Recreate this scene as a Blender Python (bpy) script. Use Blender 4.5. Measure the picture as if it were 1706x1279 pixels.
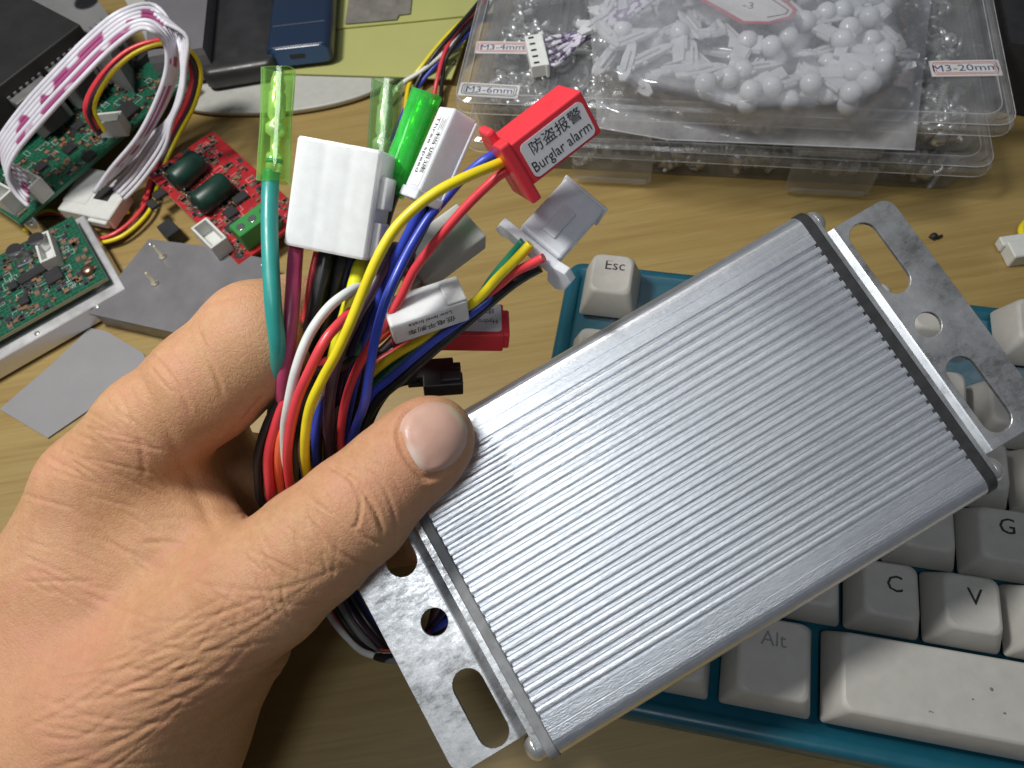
import bpy, bmesh, math, random
import numpy as np
from mathutils import Vector as V, Matrix
from mathutils.bvhtree import BVHTree
random.seed(7)
for o in list(bpy.data.objects):
    bpy.data.objects.remove(o)
SC = bpy.context.scene
COL = SC.collection
S = 0.001                                   # everything below is authored in millimetres

# ---------------------------------------------------------------- camera
PW, PH, PF = 1706, 1279, 1290.0             # photo size and focal length in its pixels
PITCH, ROLL, CAMH = 1.0825, math.radians(-10), 233.0
_cp, _sp = math.cos(PITCH), math.sin(PITCH)
_r, _f, _u = V((1, 0, 0)), V((0, _cp, -_sp)), V((0, _sp, _cp))
CA = _r * math.cos(ROLL) + _u * math.sin(ROLL)
CB = -_r * math.sin(ROLL) + _u * math.cos(ROLL)
CC = _f
CO = V((0, 0, CAMH))
cam = bpy.data.cameras.new('camera')
camo = bpy.data.objects.new('camera', cam)
COL.objects.link(camo)
m = Matrix((CA, CB, -CC)).transposed().to_4x4()
m.translation = CO * S
camo.matrix_world = m
cam.sensor_fit = 'HORIZONTAL'
cam.sensor_width = 36.0
cam.lens = PF / PW * 36.0
cam.clip_start, cam.clip_end = 0.005, 20.0
cam.dof.use_dof = True
cam.dof.focus_distance = 0.178
cam.dof.aperture_fstop = 34.0
SC.camera = camo

def ray(x, y):
    return CA * ((x - PW / 2) / PF) + CB * ((PH / 2 - y) / PF) + CC
def at(x, y, z=0.0):
    d = ray(x, y)
    return CO + d * ((z - CAMH) / d.z)
def dep(x, y, D):
    return CO + ray(x, y) * D

# ---------------------------------------------------------------- world, lamps, exposure
w = bpy.data.worlds.new('World')
SC.world = w
w.use_nodes = True
w.node_tree.nodes['Background'].inputs[0].default_value = (0.80, 0.88, 1.0, 1)
w.node_tree.nodes['Background'].inputs[1].default_value = 0.095
def lamp(name, loc, target, size, power, col=(1, 1, 1), size_y=None):
    l = bpy.data.lights.new(name, 'AREA')
    l.shape = 'RECTANGLE' if size_y else 'DISK'
    l.size = size * S
    if size_y:
        l.size_y = size_y * S
    l.energy = power
    l.color = col
    o = bpy.data.objects.new(name, l)
    COL.objects.link(o)
    o.location = V(loc) * S
    o.rotation_euler = (V(target) - V(loc)).to_track_quat('-Z', 'Y').to_euler()
    return o
lamp('desk_lamp', (-185, 190, 450), (10, 100, 20), 85, 2.0, (1.0, 0.975, 0.93))
lamp('ceiling_lamp', (-150, -330, 1500), (0, 100, 0), 360, 3.3, (0.93, 0.97, 1.0))
SC.view_settings.view_transform = 'Standard'
SC.view_settings.look = 'None'
SC.view_settings.exposure = 0.0
SC.view_settings.gamma = 1.0
SC.render.engine = 'CYCLES'
SC.cycles.use_denoising = True
SC.cycles.max_bounces = 12
SC.cycles.transparent_max_bounces = 24
SC.cycles.sample_clamp_indirect = 4.0

# ---------------------------------------------------------------- materials
def srgb(h):
    h = h.lstrip('#')
    return tuple((c / 12.92 if c <= 0.04045 else ((c + 0.055) / 1.055) ** 2.4)
                 for c in (int(h[i:i + 2], 16) / 255 for i in (0, 2, 4))) + (1,)
class Mat:
    def __init__(s, name, col, rough=0.5, metal=0.0, **kw):
        s.m = bpy.data.materials.new(name)
        s.m.use_nodes = True
        s.nt = s.m.node_tree
        s.b = s.nt.nodes['Principled BSDF']
        s.out = s.nt.nodes['Material Output']
        if isinstance(col, str):
            col = srgb(col)
        s.col = tuple(col[:3]) + (1,)
        s.b.inputs['Base Color'].default_value = s.col
        s.b.inputs['Roughness'].default_value = rough
        s.b.inputs['Metallic'].default_value = metal
        for k, v in kw.items():
            s.b.inputs[k.replace('_', ' ')].default_value = v
        s.tc = None
    def N(s, t, **kw):
        n = s.nt.nodes.new(t)
        for k, v in kw.items():
            setattr(n, k, v)
        return n
    def L(s, a, b):
        s.nt.links.new(a, b)
    def coord(s, scale=(1, 1, 1), kind='Object'):
        if s.tc is None:
            s.tc = s.N('ShaderNodeTexCoord')
        mp = s.N('ShaderNodeMapping')
        mp.inputs['Scale'].default_value = scale
        s.L(s.tc.outputs[kind], mp.inputs[0])
        return mp.outputs[0]
    def noise(s, scale, det=4, rough=0.6, st=(1, 1, 1), kind='Object', dist=0.0):
        n = s.N('ShaderNodeTexNoise')
        n.inputs['Scale'].default_value = scale
        n.inputs['Detail'].default_value = det
        n.inputs['Roughness'].default_value = rough
        n.inputs['Distortion'].default_value = dist
        s.L(s.coord(st, kind), n.inputs['Vector'])
        return n.outputs['Fac']
    def ramp(s, fac, stops):
        r = s.N('ShaderNodeValToRGB')
        els = r.color_ramp.elements
        while len(els) < len(stops):
            els.new(0.5)
        for e, (p, c) in zip(els, stops):
            e.position = p
            e.color = c if not isinstance(c, (int, float)) else (c, c, c, 1)
        s.L(fac, r.inputs[0])
        return r.outputs[0]
    def mix(s, fac, a, b, mode='MIX'):
        n = s.N('ShaderNodeMix', data_type='RGBA', blend_type=mode)
        for v, i in ((fac, 0), (a, 6), (b, 7)):
            if hasattr(v, 'default_value') and not isinstance(v, (tuple, list, float, int)):
                s.L(v, n.inputs[i])
            else:
                n.inputs[i].default_value = v
        return n.outputs[2]
    def bump(s, h, strength=0.3, dist=0.3):
        n = s.N('ShaderNodeBump')
        n.inputs['Strength'].default_value = strength
        n.inputs['Distance'].default_value = dist * S
        prev = s.b.inputs['Normal'].links
        if prev:
            s.L(prev[0].from_socket, n.inputs['Normal'])
        s.L(h, n.inputs['Height'])
        s.L(n.outputs[0], s.b.inputs['Normal'])
        return s
    def vary(s, scale, amt=0.12, st=(1, 1, 1), det=4):
        c = s.col
        lo = tuple(x * (1 - amt) for x in c[:3]) + (1,)
        hi = tuple(min(1, x * (1 + amt)) for x in c[:3]) + (1,)
        s.L(s.ramp(s.noise(scale, det, st=st), [(0.3, lo), (0.7, hi)]), s.b.inputs['Base Color'])
        return s
    def rvar(s, scale, lo, hi, st=(1, 1, 1)):
        s.L(s.ramp(s.noise(scale, 5, st=st), [(0.3, lo), (0.7, hi)]), s.b.inputs['Roughness'])
        return s
def plastic(name, col, rough=0.4, sss=0.0, **kw):
    mm = Mat(name, col, rough, **kw)
    if sss:
        mm.b.inputs['Subsurface Weight'].default_value = sss
        mm.b.inputs['Subsurface Radius'].default_value = (1, 1, 1)
        mm.b.inputs['Subsurface Scale'].default_value = 2.5 * S
    mm.vary(300, 0.05).rvar(220, rough * 0.85, min(1, rough * 1.25))
    mm.bump(mm.noise(900, 3), 0.08, 0.1)
    return mm.m
def clear(name, tint, haze=0.15, rough=0.12, hazecol=(0.8, 0.82, 0.85, 1), ior=1.45, clump=120, edge=0.12):
    """thin clear plastic: mostly see-through, glossy by Fresnel, a little milky and scuffed"""
    mm = Mat(name, tint, rough)
    mm.nt.nodes.remove(mm.b)
    t = mm.N('ShaderNodeBsdfTransparent')
    t.inputs[0].default_value = tint
    g = mm.N('ShaderNodeBsdfGlossy')
    g.inputs['Roughness'].default_value = rough
    d = mm.N('ShaderNodeBsdfDiffuse')
    d.inputs[0].default_value = hazecol
    tr = mm.N('ShaderNodeBsdfTranslucent')
    tr.inputs[0].default_value = hazecol
    dm = mm.N('ShaderNodeMixShader')
    dm.inputs[0].default_value = 0.4
    mm.L(d.outputs[0], dm.inputs[1]); mm.L(tr.outputs[0], dm.inputs[2])
    m1 = mm.N('ShaderNodeMixShader')
    lw = mm.N('ShaderNodeLayerWeight')
    lw.inputs[0].default_value = 0.5
    p3 = mm.N('ShaderNodeMath', operation='POWER')
    p3.inputs[1].default_value = 2.5
    mm.L(lw.outputs['Facing'], p3.inputs[0])
    ed = mm.N('ShaderNodeMath', operation='MULTIPLY_ADD', use_clamp=True)   # more plastic to look through at the edges
    mm.L(p3.outputs[0], ed.inputs[0])
    ed.inputs[1].default_value = edge
    mm.L(mm.ramp(mm.noise(clump, 6, 0.65), [(0.25, haze * 0.5), (0.8, min(1, haze * 1.6))]), ed.inputs[2])
    mm.L(ed.outputs[0], m1.inputs[0])
    mm.L(t.outputs[0], m1.inputs[1]); mm.L(dm.outputs[0], m1.inputs[2])
    pw = mm.N('ShaderNodeMath', operation='POWER')
    pw.inputs[1].default_value = 4.0
    mm.L(lw.outputs['Facing'], pw.inputs[0])
    fr = mm.N('ShaderNodeMath', operation='MULTIPLY_ADD')
    mm.L(pw.outputs[0], fr.inputs[0])
    fr.inputs[1].default_value = 0.9
    fr.inputs[2].default_value = ((ior - 1) / (ior + 1)) ** 2
    bp = mm.N('ShaderNodeBump')
    bp.inputs['Strength'].default_value = 0.25
    bp.inputs['Distance'].default_value = 0.3 * S
    mm.L(mm.noise(150, 3), bp.inputs['Height'])
    mm.L(bp.outputs[0], g.inputs['Normal'])
    m2 = mm.N('ShaderNodeMixShader')
    mm.L(fr.outputs[0], m2.inputs[0])
    mm.L(m1.outputs[0], m2.inputs[1]); mm.L(g.outputs[0], m2.inputs[2])
    mm.L(m2.outputs[0], mm.out.inputs[0])
    return mm.m

# ---------------------------------------------------------------- frames, things, meshes
class Fr:
    """a local frame: origin and three axes, in millimetres"""
    def __init__(s, o, x, y, z=None):
        s.o, s.x = V(o), V(x).normalized()
        y = V(y)
        s.z = s.x.cross(y).normalized() if z is None else V(z).normalized()
        s.y = s.z.cross(s.x).normalized()
    def __call__(s, a, b, c=0.0):
        return s.o + s.x * a + s.y * b + s.z * c
    def M(s):
        mm = Matrix((s.x, s.y, s.z)).transposed().to_4x4()
        mm.translation = s.o
        return mm
    def sub(s, a, b, c=0.0, rot=0.0):
        ca, sa = math.cos(rot), math.sin(rot)
        return Fr(s(a, b, c), s.x * ca + s.y * sa, s.y * ca - s.x * sa, s.z)
    def hit(s, px, py, h=0.0):
        """where the line of sight through a photo point meets this frame's plane at height h"""
        d = ray(px, py)
        o = s.o + s.z * h
        p = CO + d * ((o - CO).dot(s.z) / d.dot(s.z))
        q = p - s.o
        return q.dot(s.x), q.dot(s.y)
WORLD = Fr((0, 0, 0), (1, 0, 0), (0, 1, 0))
FR = {}
def tag(o, label=None, cat=None, group=None, kind=None):
    for k, v in (('label', label), ('category', cat), ('group', group), ('kind', kind)):
        if v:
            o[k] = v
    return o
def place(o, fr):
    mm = fr.M()
    mm.translation = fr.o * S
    o.matrix_world = mm
    FR[o] = fr
def thing(name, fr, label, cat, group=None):
    o = bpy.data.objects.new(name, None)
    COL.objects.link(o)
    o.empty_display_size = 0.01
    place(o, fr)
    return tag(o, label, cat, group)
class MB:
    def __init__(s):
        s.v, s.f, s.sm = [], [], []
    def add(s, vs, fs, smooth=False):
        k = len(s.v)
        s.v += [V(p) for p in vs]
        s.f += [tuple(i + k for i in f) for f in fs]
        s.sm += [smooth] * len(fs)
        return s
    def bm(s, bm, fr=None, smooth=False):
        bm.verts.index_update()
        s.add([fr(*v.co) if fr else v.co.copy() for v in bm.verts], [[v.index for v in f.verts] for f in bm.faces], smooth)
        bm.free()
        return s
    def box(s, fr, a, b, bev=0.0, seg=1, taper=1.0, smooth=False):
        """box between corners a and b in frame fr; bev bevels its edges"""
        bm = bmesh.new()
        bmesh.ops.create_cube(bm, size=1)
        for v in bm.verts:
            t = taper if v.co.z > 0 else 1.0
            v.co = V([(a[i] + b[i]) / 2 + v.co[i] * (b[i] - a[i]) * (t if i < 2 else 1) for i in range(3)])
        if bev:
            bmesh.ops.bevel(bm, geom=list(bm.edges), offset=bev, segments=seg, affect='EDGES', profile=0.5)
        return s.bm(bm, fr, smooth)
    def tube(s, pts, r, n=10, cap=True, sub=6, smooth=True):
        """round wire through pts (Catmull-Rom); r a number or one per point"""
        P, R = spline(pts, r, sub)
        k = len(P)
        t0 = (P[1] - P[0]).normalized()
        nrm = t0.orthogonal().normalized()
        vs, fs = [], []
        for i in range(k):
            t = (P[min(i + 1, k - 1)] - P[max(i - 1, 0)]).normalized()
            nrm = (nrm - t * nrm.dot(t)).normalized()
            bn = t.cross(nrm)
            for j in range(n):
                a = 2 * math.pi * j / n
                vs.append(P[i] + (nrm * math.cos(a) + bn * math.sin(a)) * R[i])
        for i in range(k - 1):
            for j in range(n):
                fs.append((i * n + j, i * n + (j + 1) % n, (i + 1) * n + (j + 1) % n, (i + 1) * n + j))
        s.add(vs, fs, smooth)
        if cap:
            b = len(s.v) - len(vs)
            s.f += [tuple(b + j for j in range(n))[::-1], tuple(b + (k - 1) * n + j for j in range(n))]
            s.sm += [False, False]
        return s
    def lathe(s, fr, prof, n=16, smooth=True, arc=None):
        """revolve (radius, height) pairs about fr.z"""
        vs, fs = [], []
        for (r, h) in prof:
            for j in range(n):
                a = 2 * math.pi * j / n
                vs.append(fr(r * math.cos(a), r * math.sin(a), h))
        for i in range(len(prof) - 1):
            for j in range(n):
                fs.append((i * n + j, i * n + (j + 1) % n, (i + 1) * n + (j + 1) % n, (i + 1) * n + j))
        s.add(vs, fs, smooth)
        b = len(s.v) - len(vs)
        s.f += [tuple(b + j for j in range(n))[::-1], tuple(b + (len(prof) - 1) * n + j for j in range(n))]
        s.sm += [False, False]
        return s
    def loft(s, rings, smooth=False, caps=True):
        n = len(rings[0])
        vs = [p for r in rings for p in r]
        fs = []
        for i in range(len(rings) - 1):
            for j in range(n):
                fs.append((i * n + j, i * n + (j + 1) % n, (i + 1) * n + (j + 1) % n, (i + 1) * n + j))
        if caps:
            fs += [tuple(range(n))[::-1], tuple((len(rings) - 1) * n + j for j in range(n))]
        return s.add(vs, fs, smooth)
    def prism(s, fr, out, z0, z1, smooth=False):
        return s.loft([[fr(x, y, z0) for x, y in out], [fr(x, y, z1) for x, y in out]], smooth)
    def plate(s, fr, outs, z0, z1, bev=0.0):
        """flat plate between z0 and z1; outs[0] the outline, the others holes"""
        cu = bpy.data.curves.new('tmp', 'CURVE')
        cu.dimensions = '2D'
        cu.fill_mode = 'BOTH'
        cu.extrude = (z1 - z0) / 2 - bev
        cu.bevel_depth = bev
        cu.bevel_resolution = 0
        for o in outs:
            sp = cu.splines.new('POLY')
            sp.points.add(len(o) - 1)
            for p, q in zip(sp.points, o):
                p.co = (q[0], q[1], 0, 1)
            sp.use_cyclic_u = True
        s.curve(cu, fr.sub(0, 0, (z0 + z1) / 2))
        return s
    def text(s, fr, txt, size, x=0, y=0, depth=0.03, align='LEFT', rot=0.0, bold=0.0, sx=1.0):
        cu = bpy.data.curves.new('tmp', 'FONT')
        cu.body = txt
        cu.size = size
        cu.align_x = align
        cu.align_y = 'CENTER'
        cu.extrude = depth
        cu.offset = bold
        cu.resolution_u = 2
        f2 = fr.sub(x, y, 0, rot)
        s.curve(cu, f2, sx)
        return s
    def curve(s, cu, fr, sx=1.0):
        ob = bpy.data.objects.new('tmp', cu)
        COL.objects.link(ob)
        dg = bpy.context.evaluated_depsgraph_get()
        me = bpy.data.meshes.new_from_object(ob.evaluated_get(dg))
        s.add([fr(v.co.x * sx, v.co.y, v.co.z) for v in me.vertices], [tuple(p.vertices) for p in me.polygons])
        bpy.data.objects.remove(ob)
        bpy.data.meshes.remove(me)
        bpy.data.curves.remove(cu)
    def mesh(s, name, fr):
        inv = fr.M().inverted()
        me = bpy.data.meshes.new(name)
        me.from_pydata([tuple((inv @ p) * S) for p in s.v], [], s.f)
        me.polygons.foreach_set('use_smooth', s.sm)
        me.update()
        return me
    def build(s, name, mat, parent=None, fr=None, label=None, sharp=None):
        fr = fr or (FR[parent] if parent else WORLD)
        me = s.mesh(name, fr)
        me.materials.append(mat)
        o = bpy.data.objects.new(name, me)
        COL.objects.link(o)
        if parent:
            o.parent = parent
            FR[o] = fr
            if fr is not FR[parent]:
                mm = FR[parent].M().inverted() @ fr.M()
                mm.translation = mm.translation * S
                o.matrix_local = mm
        else:
            place(o, fr)
        if label:
            o['label'] = label
        return o
def spline(pts, r, sub=6):
    pts = [V(p) for p in pts]
    rr = list(r) if isinstance(r, (list, tuple)) else [r] * len(pts)
    if len(pts) < 3:
        return pts, rr
    P, R = [], []
    for i in range(len(pts) - 1):
        p0, p1, p2, p3 = pts[max(i - 1, 0)], pts[i], pts[i + 1], pts[min(i + 2, len(pts) - 1)]
        for j in range(sub):
            t = j / sub
            P.append(0.5 * ((2 * p1) + (p2 - p0) * t + (2 * p0 - 5 * p1 + 4 * p2 - p3) * t * t + (3 * p1 - p0 - 3 * p2 + p3) * t ** 3))
            R.append(rr[i] * (1 - t) + rr[i + 1] * t)
    return P + [pts[-1]], R + [rr[-1]]
def rrect(x0, y0, x1, y1, r, n=5):
    out = []
    for cx, cy, a0 in ((x1 - r, y1 - r, 0), (x0 + r, y1 - r, 90), (x0 + r, y0 + r, 180), (x1 - r, y0 + r, 270)):
        for i in range(n + 1):
            a = math.radians(a0 + 90 * i / n)
            out.append((cx + r * math.cos(a), cy + r * math.sin(a)))
    return out
def ngon(x, y, r, n=24):
    return [(x + r * math.cos(2 * math.pi * i / n), y + r * math.sin(2 * math.pi * i / n)) for i in range(n)]
def slot(ax, ay, bx, by, r, n=10):
    d = math.atan2(by - ay, bx - ax)
    return ([(bx + r * math.cos(d - math.pi / 2 + math.pi * i / n), by + r * math.sin(d - math.pi / 2 + math.pi * i / n)) for i in range(n + 1)]
            + [(ax + r * math.cos(d + math.pi / 2 + math.pi * i / n), ay + r * math.sin(d + math.pi / 2 + math.pi * i / n)) for i in range(n + 1)])
def copy_obj(o, parent=None, fr=None):
    c = o.copy()
    COL.objects.link(c)
    c.parent = parent
    if fr is not None:
        if parent is None:
            place(c, fr)
        else:
            mm = FR[parent].M().inverted() @ fr.M()
            mm.translation = mm.translation * S
            c.matrix_parent_inverse = Matrix()
            c.matrix_local = mm
            FR[c] = fr
    return c

HAND_H, HAND_SUB = 0.9, True
# ================================================================ materials used in several places
M_STEEL = Mat('zinc_steel', (0.62, 0.64, 0.66), 0.32, 0.84)
_sp1 = M_STEEL.noise(700, 9, 0.85, st=(0.45, 1, 1), dist=0.15)
_sp2 = M_STEEL.noise(60, 6, 0.7)
M_STEEL.L(M_STEEL.ramp(M_STEEL.mix(0.5, _sp1, _sp2), [(0.40, (0.24, 0.245, 0.25, 1)), (0.48, (0.55, 0.56, 0.57, 1)), (0.58, (0.86, 0.87, 0.88, 1))]), M_STEEL.b.inputs['Base Color'])
M_STEEL.L(M_STEEL.ramp(_sp1, [(0.35, 0.5), (0.65, 0.22)]), M_STEEL.b.inputs['Roughness'])
M_STEEL.bump(M_STEEL.noise(500, 6, 0.7), 0.15, 0.15)
M_STEEL = M_STEEL.m
M_CHROME = Mat('bright_screw_metal', (0.82, 0.82, 0.80), 0.3, 0.85).rvar(400, 0.2, 0.42).m
M_ALU = Mat('brushed_aluminium', (0.80, 0.83, 0.86), 0.4, 0.9)
_b1 = M_ALU.noise(1.0, 6, 0.7, st=(35, 2600, 2600))
_b2 = M_ALU.noise(700, 5, 0.75, st=(0.5, 1, 1))
_b3 = M_ALU.noise(28, 3, 0.5)
M_ALU.L(M_ALU.ramp(M_ALU.mix(0.5, _b1, _b2), [(0.35, (0.66, 0.69, 0.74, 1)), (0.62, (0.87, 0.895, 0.935, 1))]), M_ALU.b.inputs['Base Color'])
M_ALU.L(M_ALU.ramp(M_ALU.mix(0.6, _b1, _b3), [(0.3, 0.29), (0.7, 0.41)]), M_ALU.b.inputs['Roughness'])
_b4 = M_ALU.noise(2600, 2, 0.6, st=(0.45, 1, 1))
M_ALU.bump(_b1, 0.22, 0.12).bump(_b2, 0.28, 0.12).bump(_b4, 0.5, 0.07)
M_ALU.b.inputs['Anisotropic'].default_value = 0.5
_tv = M_ALU.N('ShaderNodeVectorTransform', vector_type='VECTOR', convert_from='OBJECT', convert_to='WORLD')
_tv.inputs[0].default_value = (1, 0, 0)
M_ALU.L(_tv.outputs[0], M_ALU.b.inputs['Tangent'])
M_ALU = M_ALU.m
M_RUBBER = Mat('black_rubber', (0.03, 0.031, 0.033), 0.5).vary(300, 0.3).m

# ================================================================ the motor controller
_L, _Wd, _T = 108.0, 74.35, 24.0
_d = {}
for k, (x, y, D) in {'TL': (658, 746, 175.2), 'TR': (1330, 355, 180.5), 'BR': (1655, 820, 166.4), 'BL': (935, 1260, 161.25)}.items():
    _d[k] = dep(x, y, D)
FC = Fr(_d['BL'], _d['BR'] - _d['BL'], _d['TL'] - _d['BL'])
ctl = thing('motor_controller', FC, 'silver finned aluminium motor controller box held over the desk, slotted steel tabs at both ends', 'controller')
def body_profile():
    R, rows = 3.6, []
    top = [(3.4, 0.0)]
    n, v0, v1 = 25, _Wd * 0.118, _Wd * 0.882
    top += [(5.4, 0.0), (5.5, -0.2), (5.7, -0.2), (5.8, 0.0)]
    for i in range(n):
        c = v0 + (v1 - v0) * i / (n - 1)
        top += [(c - 0.50, 0.0), (c - 0.37, -0.14), (c - 0.33, -1.25), (c + 0.33, -1.25), (c + 0.37, -0.14), (c + 0.50, 0.0)]
        if i < n - 1:
            h = (v1 - v0) / (n - 1)
            top += [(c + h * 0.36, 0.05), (c + h * 0.5, 0.06), (c + h * 0.64, 0.05)]
    top += [(_Wd - 5.8, 0.0), (_Wd - 5.7, -0.2), (_Wd - 5.5, -0.2), (_Wd - 5.4, 0.0), (_Wd - 3.4, 0.0)]
    def arc(cx, cz, a0, a1, k=8):
        return [(cx + R * math.cos(math.radians(a0 + (a1 - a0) * i / k)), cz + R * math.sin(math.radians(a0 + (a1 - a0) * i / k))) for i in range(k + 1)]
    right = arc(_Wd - 3.4, -R, 90, 0)[1:] + arc(_Wd - 3.4, -_T + R, 0, -90)
    left = arc(3.4, -_T + R, -90, -180) + arc(3.4, -R, 180, 90)[:-1]
    return top + right + left
_pr = body_profile()
mb = MB()
rings = [[FC(x, y, z) for y, z in _pr] for x in (0.0, _L)]
mb.loft(rings, smooth=False)
mb.build('finned_body', M_ALU, ctl)
def ring_outline(g):
    R = 3.6 + g
    out = []
    for cy, cz, a0 in ((_Wd - 3.4, -3.6, 90), (_Wd - 3.4, -_T + 3.6, 0), (3.4, -_T + 3.6, -90), (3.4, -3.6, 180)):
        for i in range(9):
            a = math.radians(a0 - 90 * i / 8)
            out.append((cy + R * math.cos(a), cz + R * math.sin(a)))
    return out
FE = lambda x: Fr(FC(x, 0, 0), FC.y, FC.z)          # a frame in the end plane: y, z
for sgn, x0 in ((1, _L), (-1, 0.0)):
    g = MB()
    g.loft([[FC(x0 + sgn * t, y, z) for y, z in ring_outline(q)] for t, q in ((0.02, -0.1), (0.3, 0.25), (2.2, 0.25), (2.5, 0.0))])
    g.build('rubber_gasket', M_RUBBER if sgn > 0 else Mat('gasket_painted_lit', (0.26, 0.27, 0.28), 0.5).vary(300, 0.2).m, ctl)  # left gasket is black rubber too; the light on it is put into the grey
    # upright end plate, then the tab folded outward near the top
    p = MB()
    p.loft([[FC(x0 + sgn * t, y, z) for y, z in ring_outline(q)] for t, q in ((2.52, -0.9), (4.0, -0.9))])
    e = p.build('end_plate', M_STEEL, ctl)
    xs = x0 + sgn * 3.2
    h1 = -1.7
    y0, y1 = _Wd * 0.095, _Wd * 0.905
    b = MB()
    rad = 3.1
    prev = None
    prof = [(0.0, -5.0), (0.0, -1.7), (0.12, -1.35), (0.4, -1.1), (2.75, -0.08), (rad, 0.0)]
    ringsb = [[FC(xs + sgn * u, y0, h1 + z), FC(xs + sgn * u, y1, h1 + z), FC(xs + sgn * (u + 0.0), y1, h1 + z - 1.2), FC(xs + sgn * u, y0, h1 + z - 1.2)] for u, z in prof]
    b.loft(ringsb, smooth=False)
    b.build('folded_edge', M_STEEL if sgn < 0 else Mat('fold_painted_highlight', (0.86, 0.88, 0.9), 0.3, 1.0).rvar(300, 0.24, 0.4).m, ctl)  # right fold: its highlight is put into a brighter copy of the steel
    xa, xb = xs + sgn * rad, xs + sgn * 18.3
    c1, c2 = min(xa, xb), max(xa, xb)
    out = [(c1, y0), (c2, y0), (c2, y1), (c1, y1)]
    rr = 3.0
    if sgn > 0:
        out = [(c1, y0), (c2 - rr, y0)] + [(c2 - rr + rr * math.sin(math.radians(a)), y0 + rr - rr * math.cos(math.radians(a))) for a in range(15, 91, 15)] + [(c2 - rr + rr * math.cos(math.radians(a)), y1 - rr + rr * math.sin(math.radians(a))) for a in range(0, 91, 15)] + [(c1, y1)]
    else:
        out = [(c2, y1), (c1 + rr, y1)] + [(c1 + rr - rr * math.sin(math.radians(a)), y1 - rr + rr * math.cos(math.radians(a))) for a in range(15, 91, 15)] + [(c1 + rr - rr * math.cos(math.radians(a)), y0 + rr - rr * math.sin(math.radians(a))) for a in range(0, 91, 15)] + [(c2, y0)]
    holes = []
    if sgn > 0:
        a1, a2 = FC.hit(1436, 396, h1), FC.hit(1496, 462, h1)
        cc = FC.hit(1547, 540, h1)
    else:
        a1, a2 = FC.hit(782, 1140, h1), FC.hit(823, 1217, h1)
        cc = FC.hit(722, 1037, h1)
    um = (a1[0] + a2[0]) / 2 * 0.5 + cc[0] * 0.5
    half = abs(a1[1] - a2[1]) / 2
    d1 = abs((a1[1] + a2[1]) / 2 - cc[1])
    print('bracket', sgn, a1, a2, cc)
    hs = [slot(um, cc[1] + q * d1 - half, um, cc[1] + q * d1 + half, 3.55) for q in (-1, 1)] + [ngon(um, cc[1], 3.1)]
    t = MB()
    t.plate(FC, [out] + hs, h1 - 1.2, h1, 0.12)
    t.build('slotted_tab', M_STEEL, ctl)
    for yy, zz in ((3.4, -4.4), (_Wd - 3.4, -4.4), (3.4, -_T + 4.4), (_Wd - 3.4, -_T + 4.4)):
        s = MB()
        fs = Fr(FC(x0 + sgn * 4.05, yy, zz), FC.y, FC.z * sgn)
        s.lathe(fs, [(3.0, 0), (3.0, 0.5), (2.7, 1.4), (1.9, 2.2), (0.9, 2.55), (0.5, 2.55), (0.4, 1.9)], 20)
        s.build('pan_head_screw', M_CHROME, ctl)
# ================================================================ the hand
M_SKIN = Mat('skin', (0.60, 0.375, 0.245), 0.52)
sk = M_SKIN
sk.b.inputs['Subsurface Weight'].default_value = 0.22
sk.b.inputs['Subsurface Radius'].default_value = (1.0, 0.38, 0.2)
sk.b.inputs['Subsurface Scale'].default_value = 3.0 * S
sk.b.inputs['Specular IOR Level'].default_value = 0.28
_c1 = sk.noise(45, 5, 0.6)
_c2 = sk.noise(420, 4, 0.7)
_cc = sk.ramp(_c1, [(0.3, (0.455, 0.238, 0.118, 1)), (0.5, (0.52, 0.297, 0.155, 1)), (0.72, (0.585, 0.365, 0.20, 1))])
_cc = sk.mix(0.35, _cc, sk.ramp(_c2, [(0.35, (0.45, 0.235, 0.118, 1)), (0.65, (0.615, 0.378, 0.215, 1))]))
_c3 = sk.noise(110, 4, 0.65, dist=0.8)
_cc = sk.mix(sk.ramp(_c3, [(0.48, 0.0), (0.66, 0.5)]), _cc, (0.57, 0.27, 0.185, 1))
_c4 = sk.noise(75, 3, 0.6, dist=0.5)
_cc = sk.mix(sk.ramp(_c4, [(0.52, 0.0), (0.70, 0.35)]), _cc, (0.40, 0.225, 0.125, 1))
_c5 = sk.noise(1500, 2, 0.7)
_cc = sk.mix(sk.ramp(_c5, [(0.60, 0.0), (0.72, 0.4)]), _cc, (0.40, 0.19, 0.11, 1))
at_ = sk.N('ShaderNodeAttribute', attribute_name='flush')
_cc = sk.mix(at_.outputs['Fac'], _cc, (0.62, 0.28, 0.19, 1))
sk.L(_cc, sk.b.inputs['Base Color'])
sk.L(sk.ramp(_c2, [(0.3, 0.44), (0.7, 0.62)]), sk.b.inputs['Roughness'])
# skin relief: fine lines across the limb (attribute space), pores
ua = sk.N('ShaderNodeAttribute', attribute_name='skin_uv')
def _nz(scale, st, det=4, rough=0.6, dist=0.0):
    mp = sk.N('ShaderNodeMapping'); mp.inputs['Scale'].default_value = st
    sk.L(ua.outputs['Vector'], mp.inputs[0])
    n = sk.N('ShaderNodeTexNoise')
    n.inputs['Scale'].default_value = scale; n.inputs['Detail'].default_value = det
    n.inputs['Roughness'].default_value = rough; n.inputs['Distortion'].default_value = dist
    sk.L(mp.outputs[0], n.inputs['Vector'])
    return n.outputs['Fac']
vo = sk.N('ShaderNodeTexVoronoi', feature='DISTANCE_TO_EDGE')
vo.inputs['Scale'].default_value = 900
sk.L(sk.coord((1, 1, 1)), vo.inputs['Vector'])
sk.bump(sk.ramp(vo.outputs['Distance'], [(0.0, 0.0), (0.14, 1.0)]), 0.34, 0.12)
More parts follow.
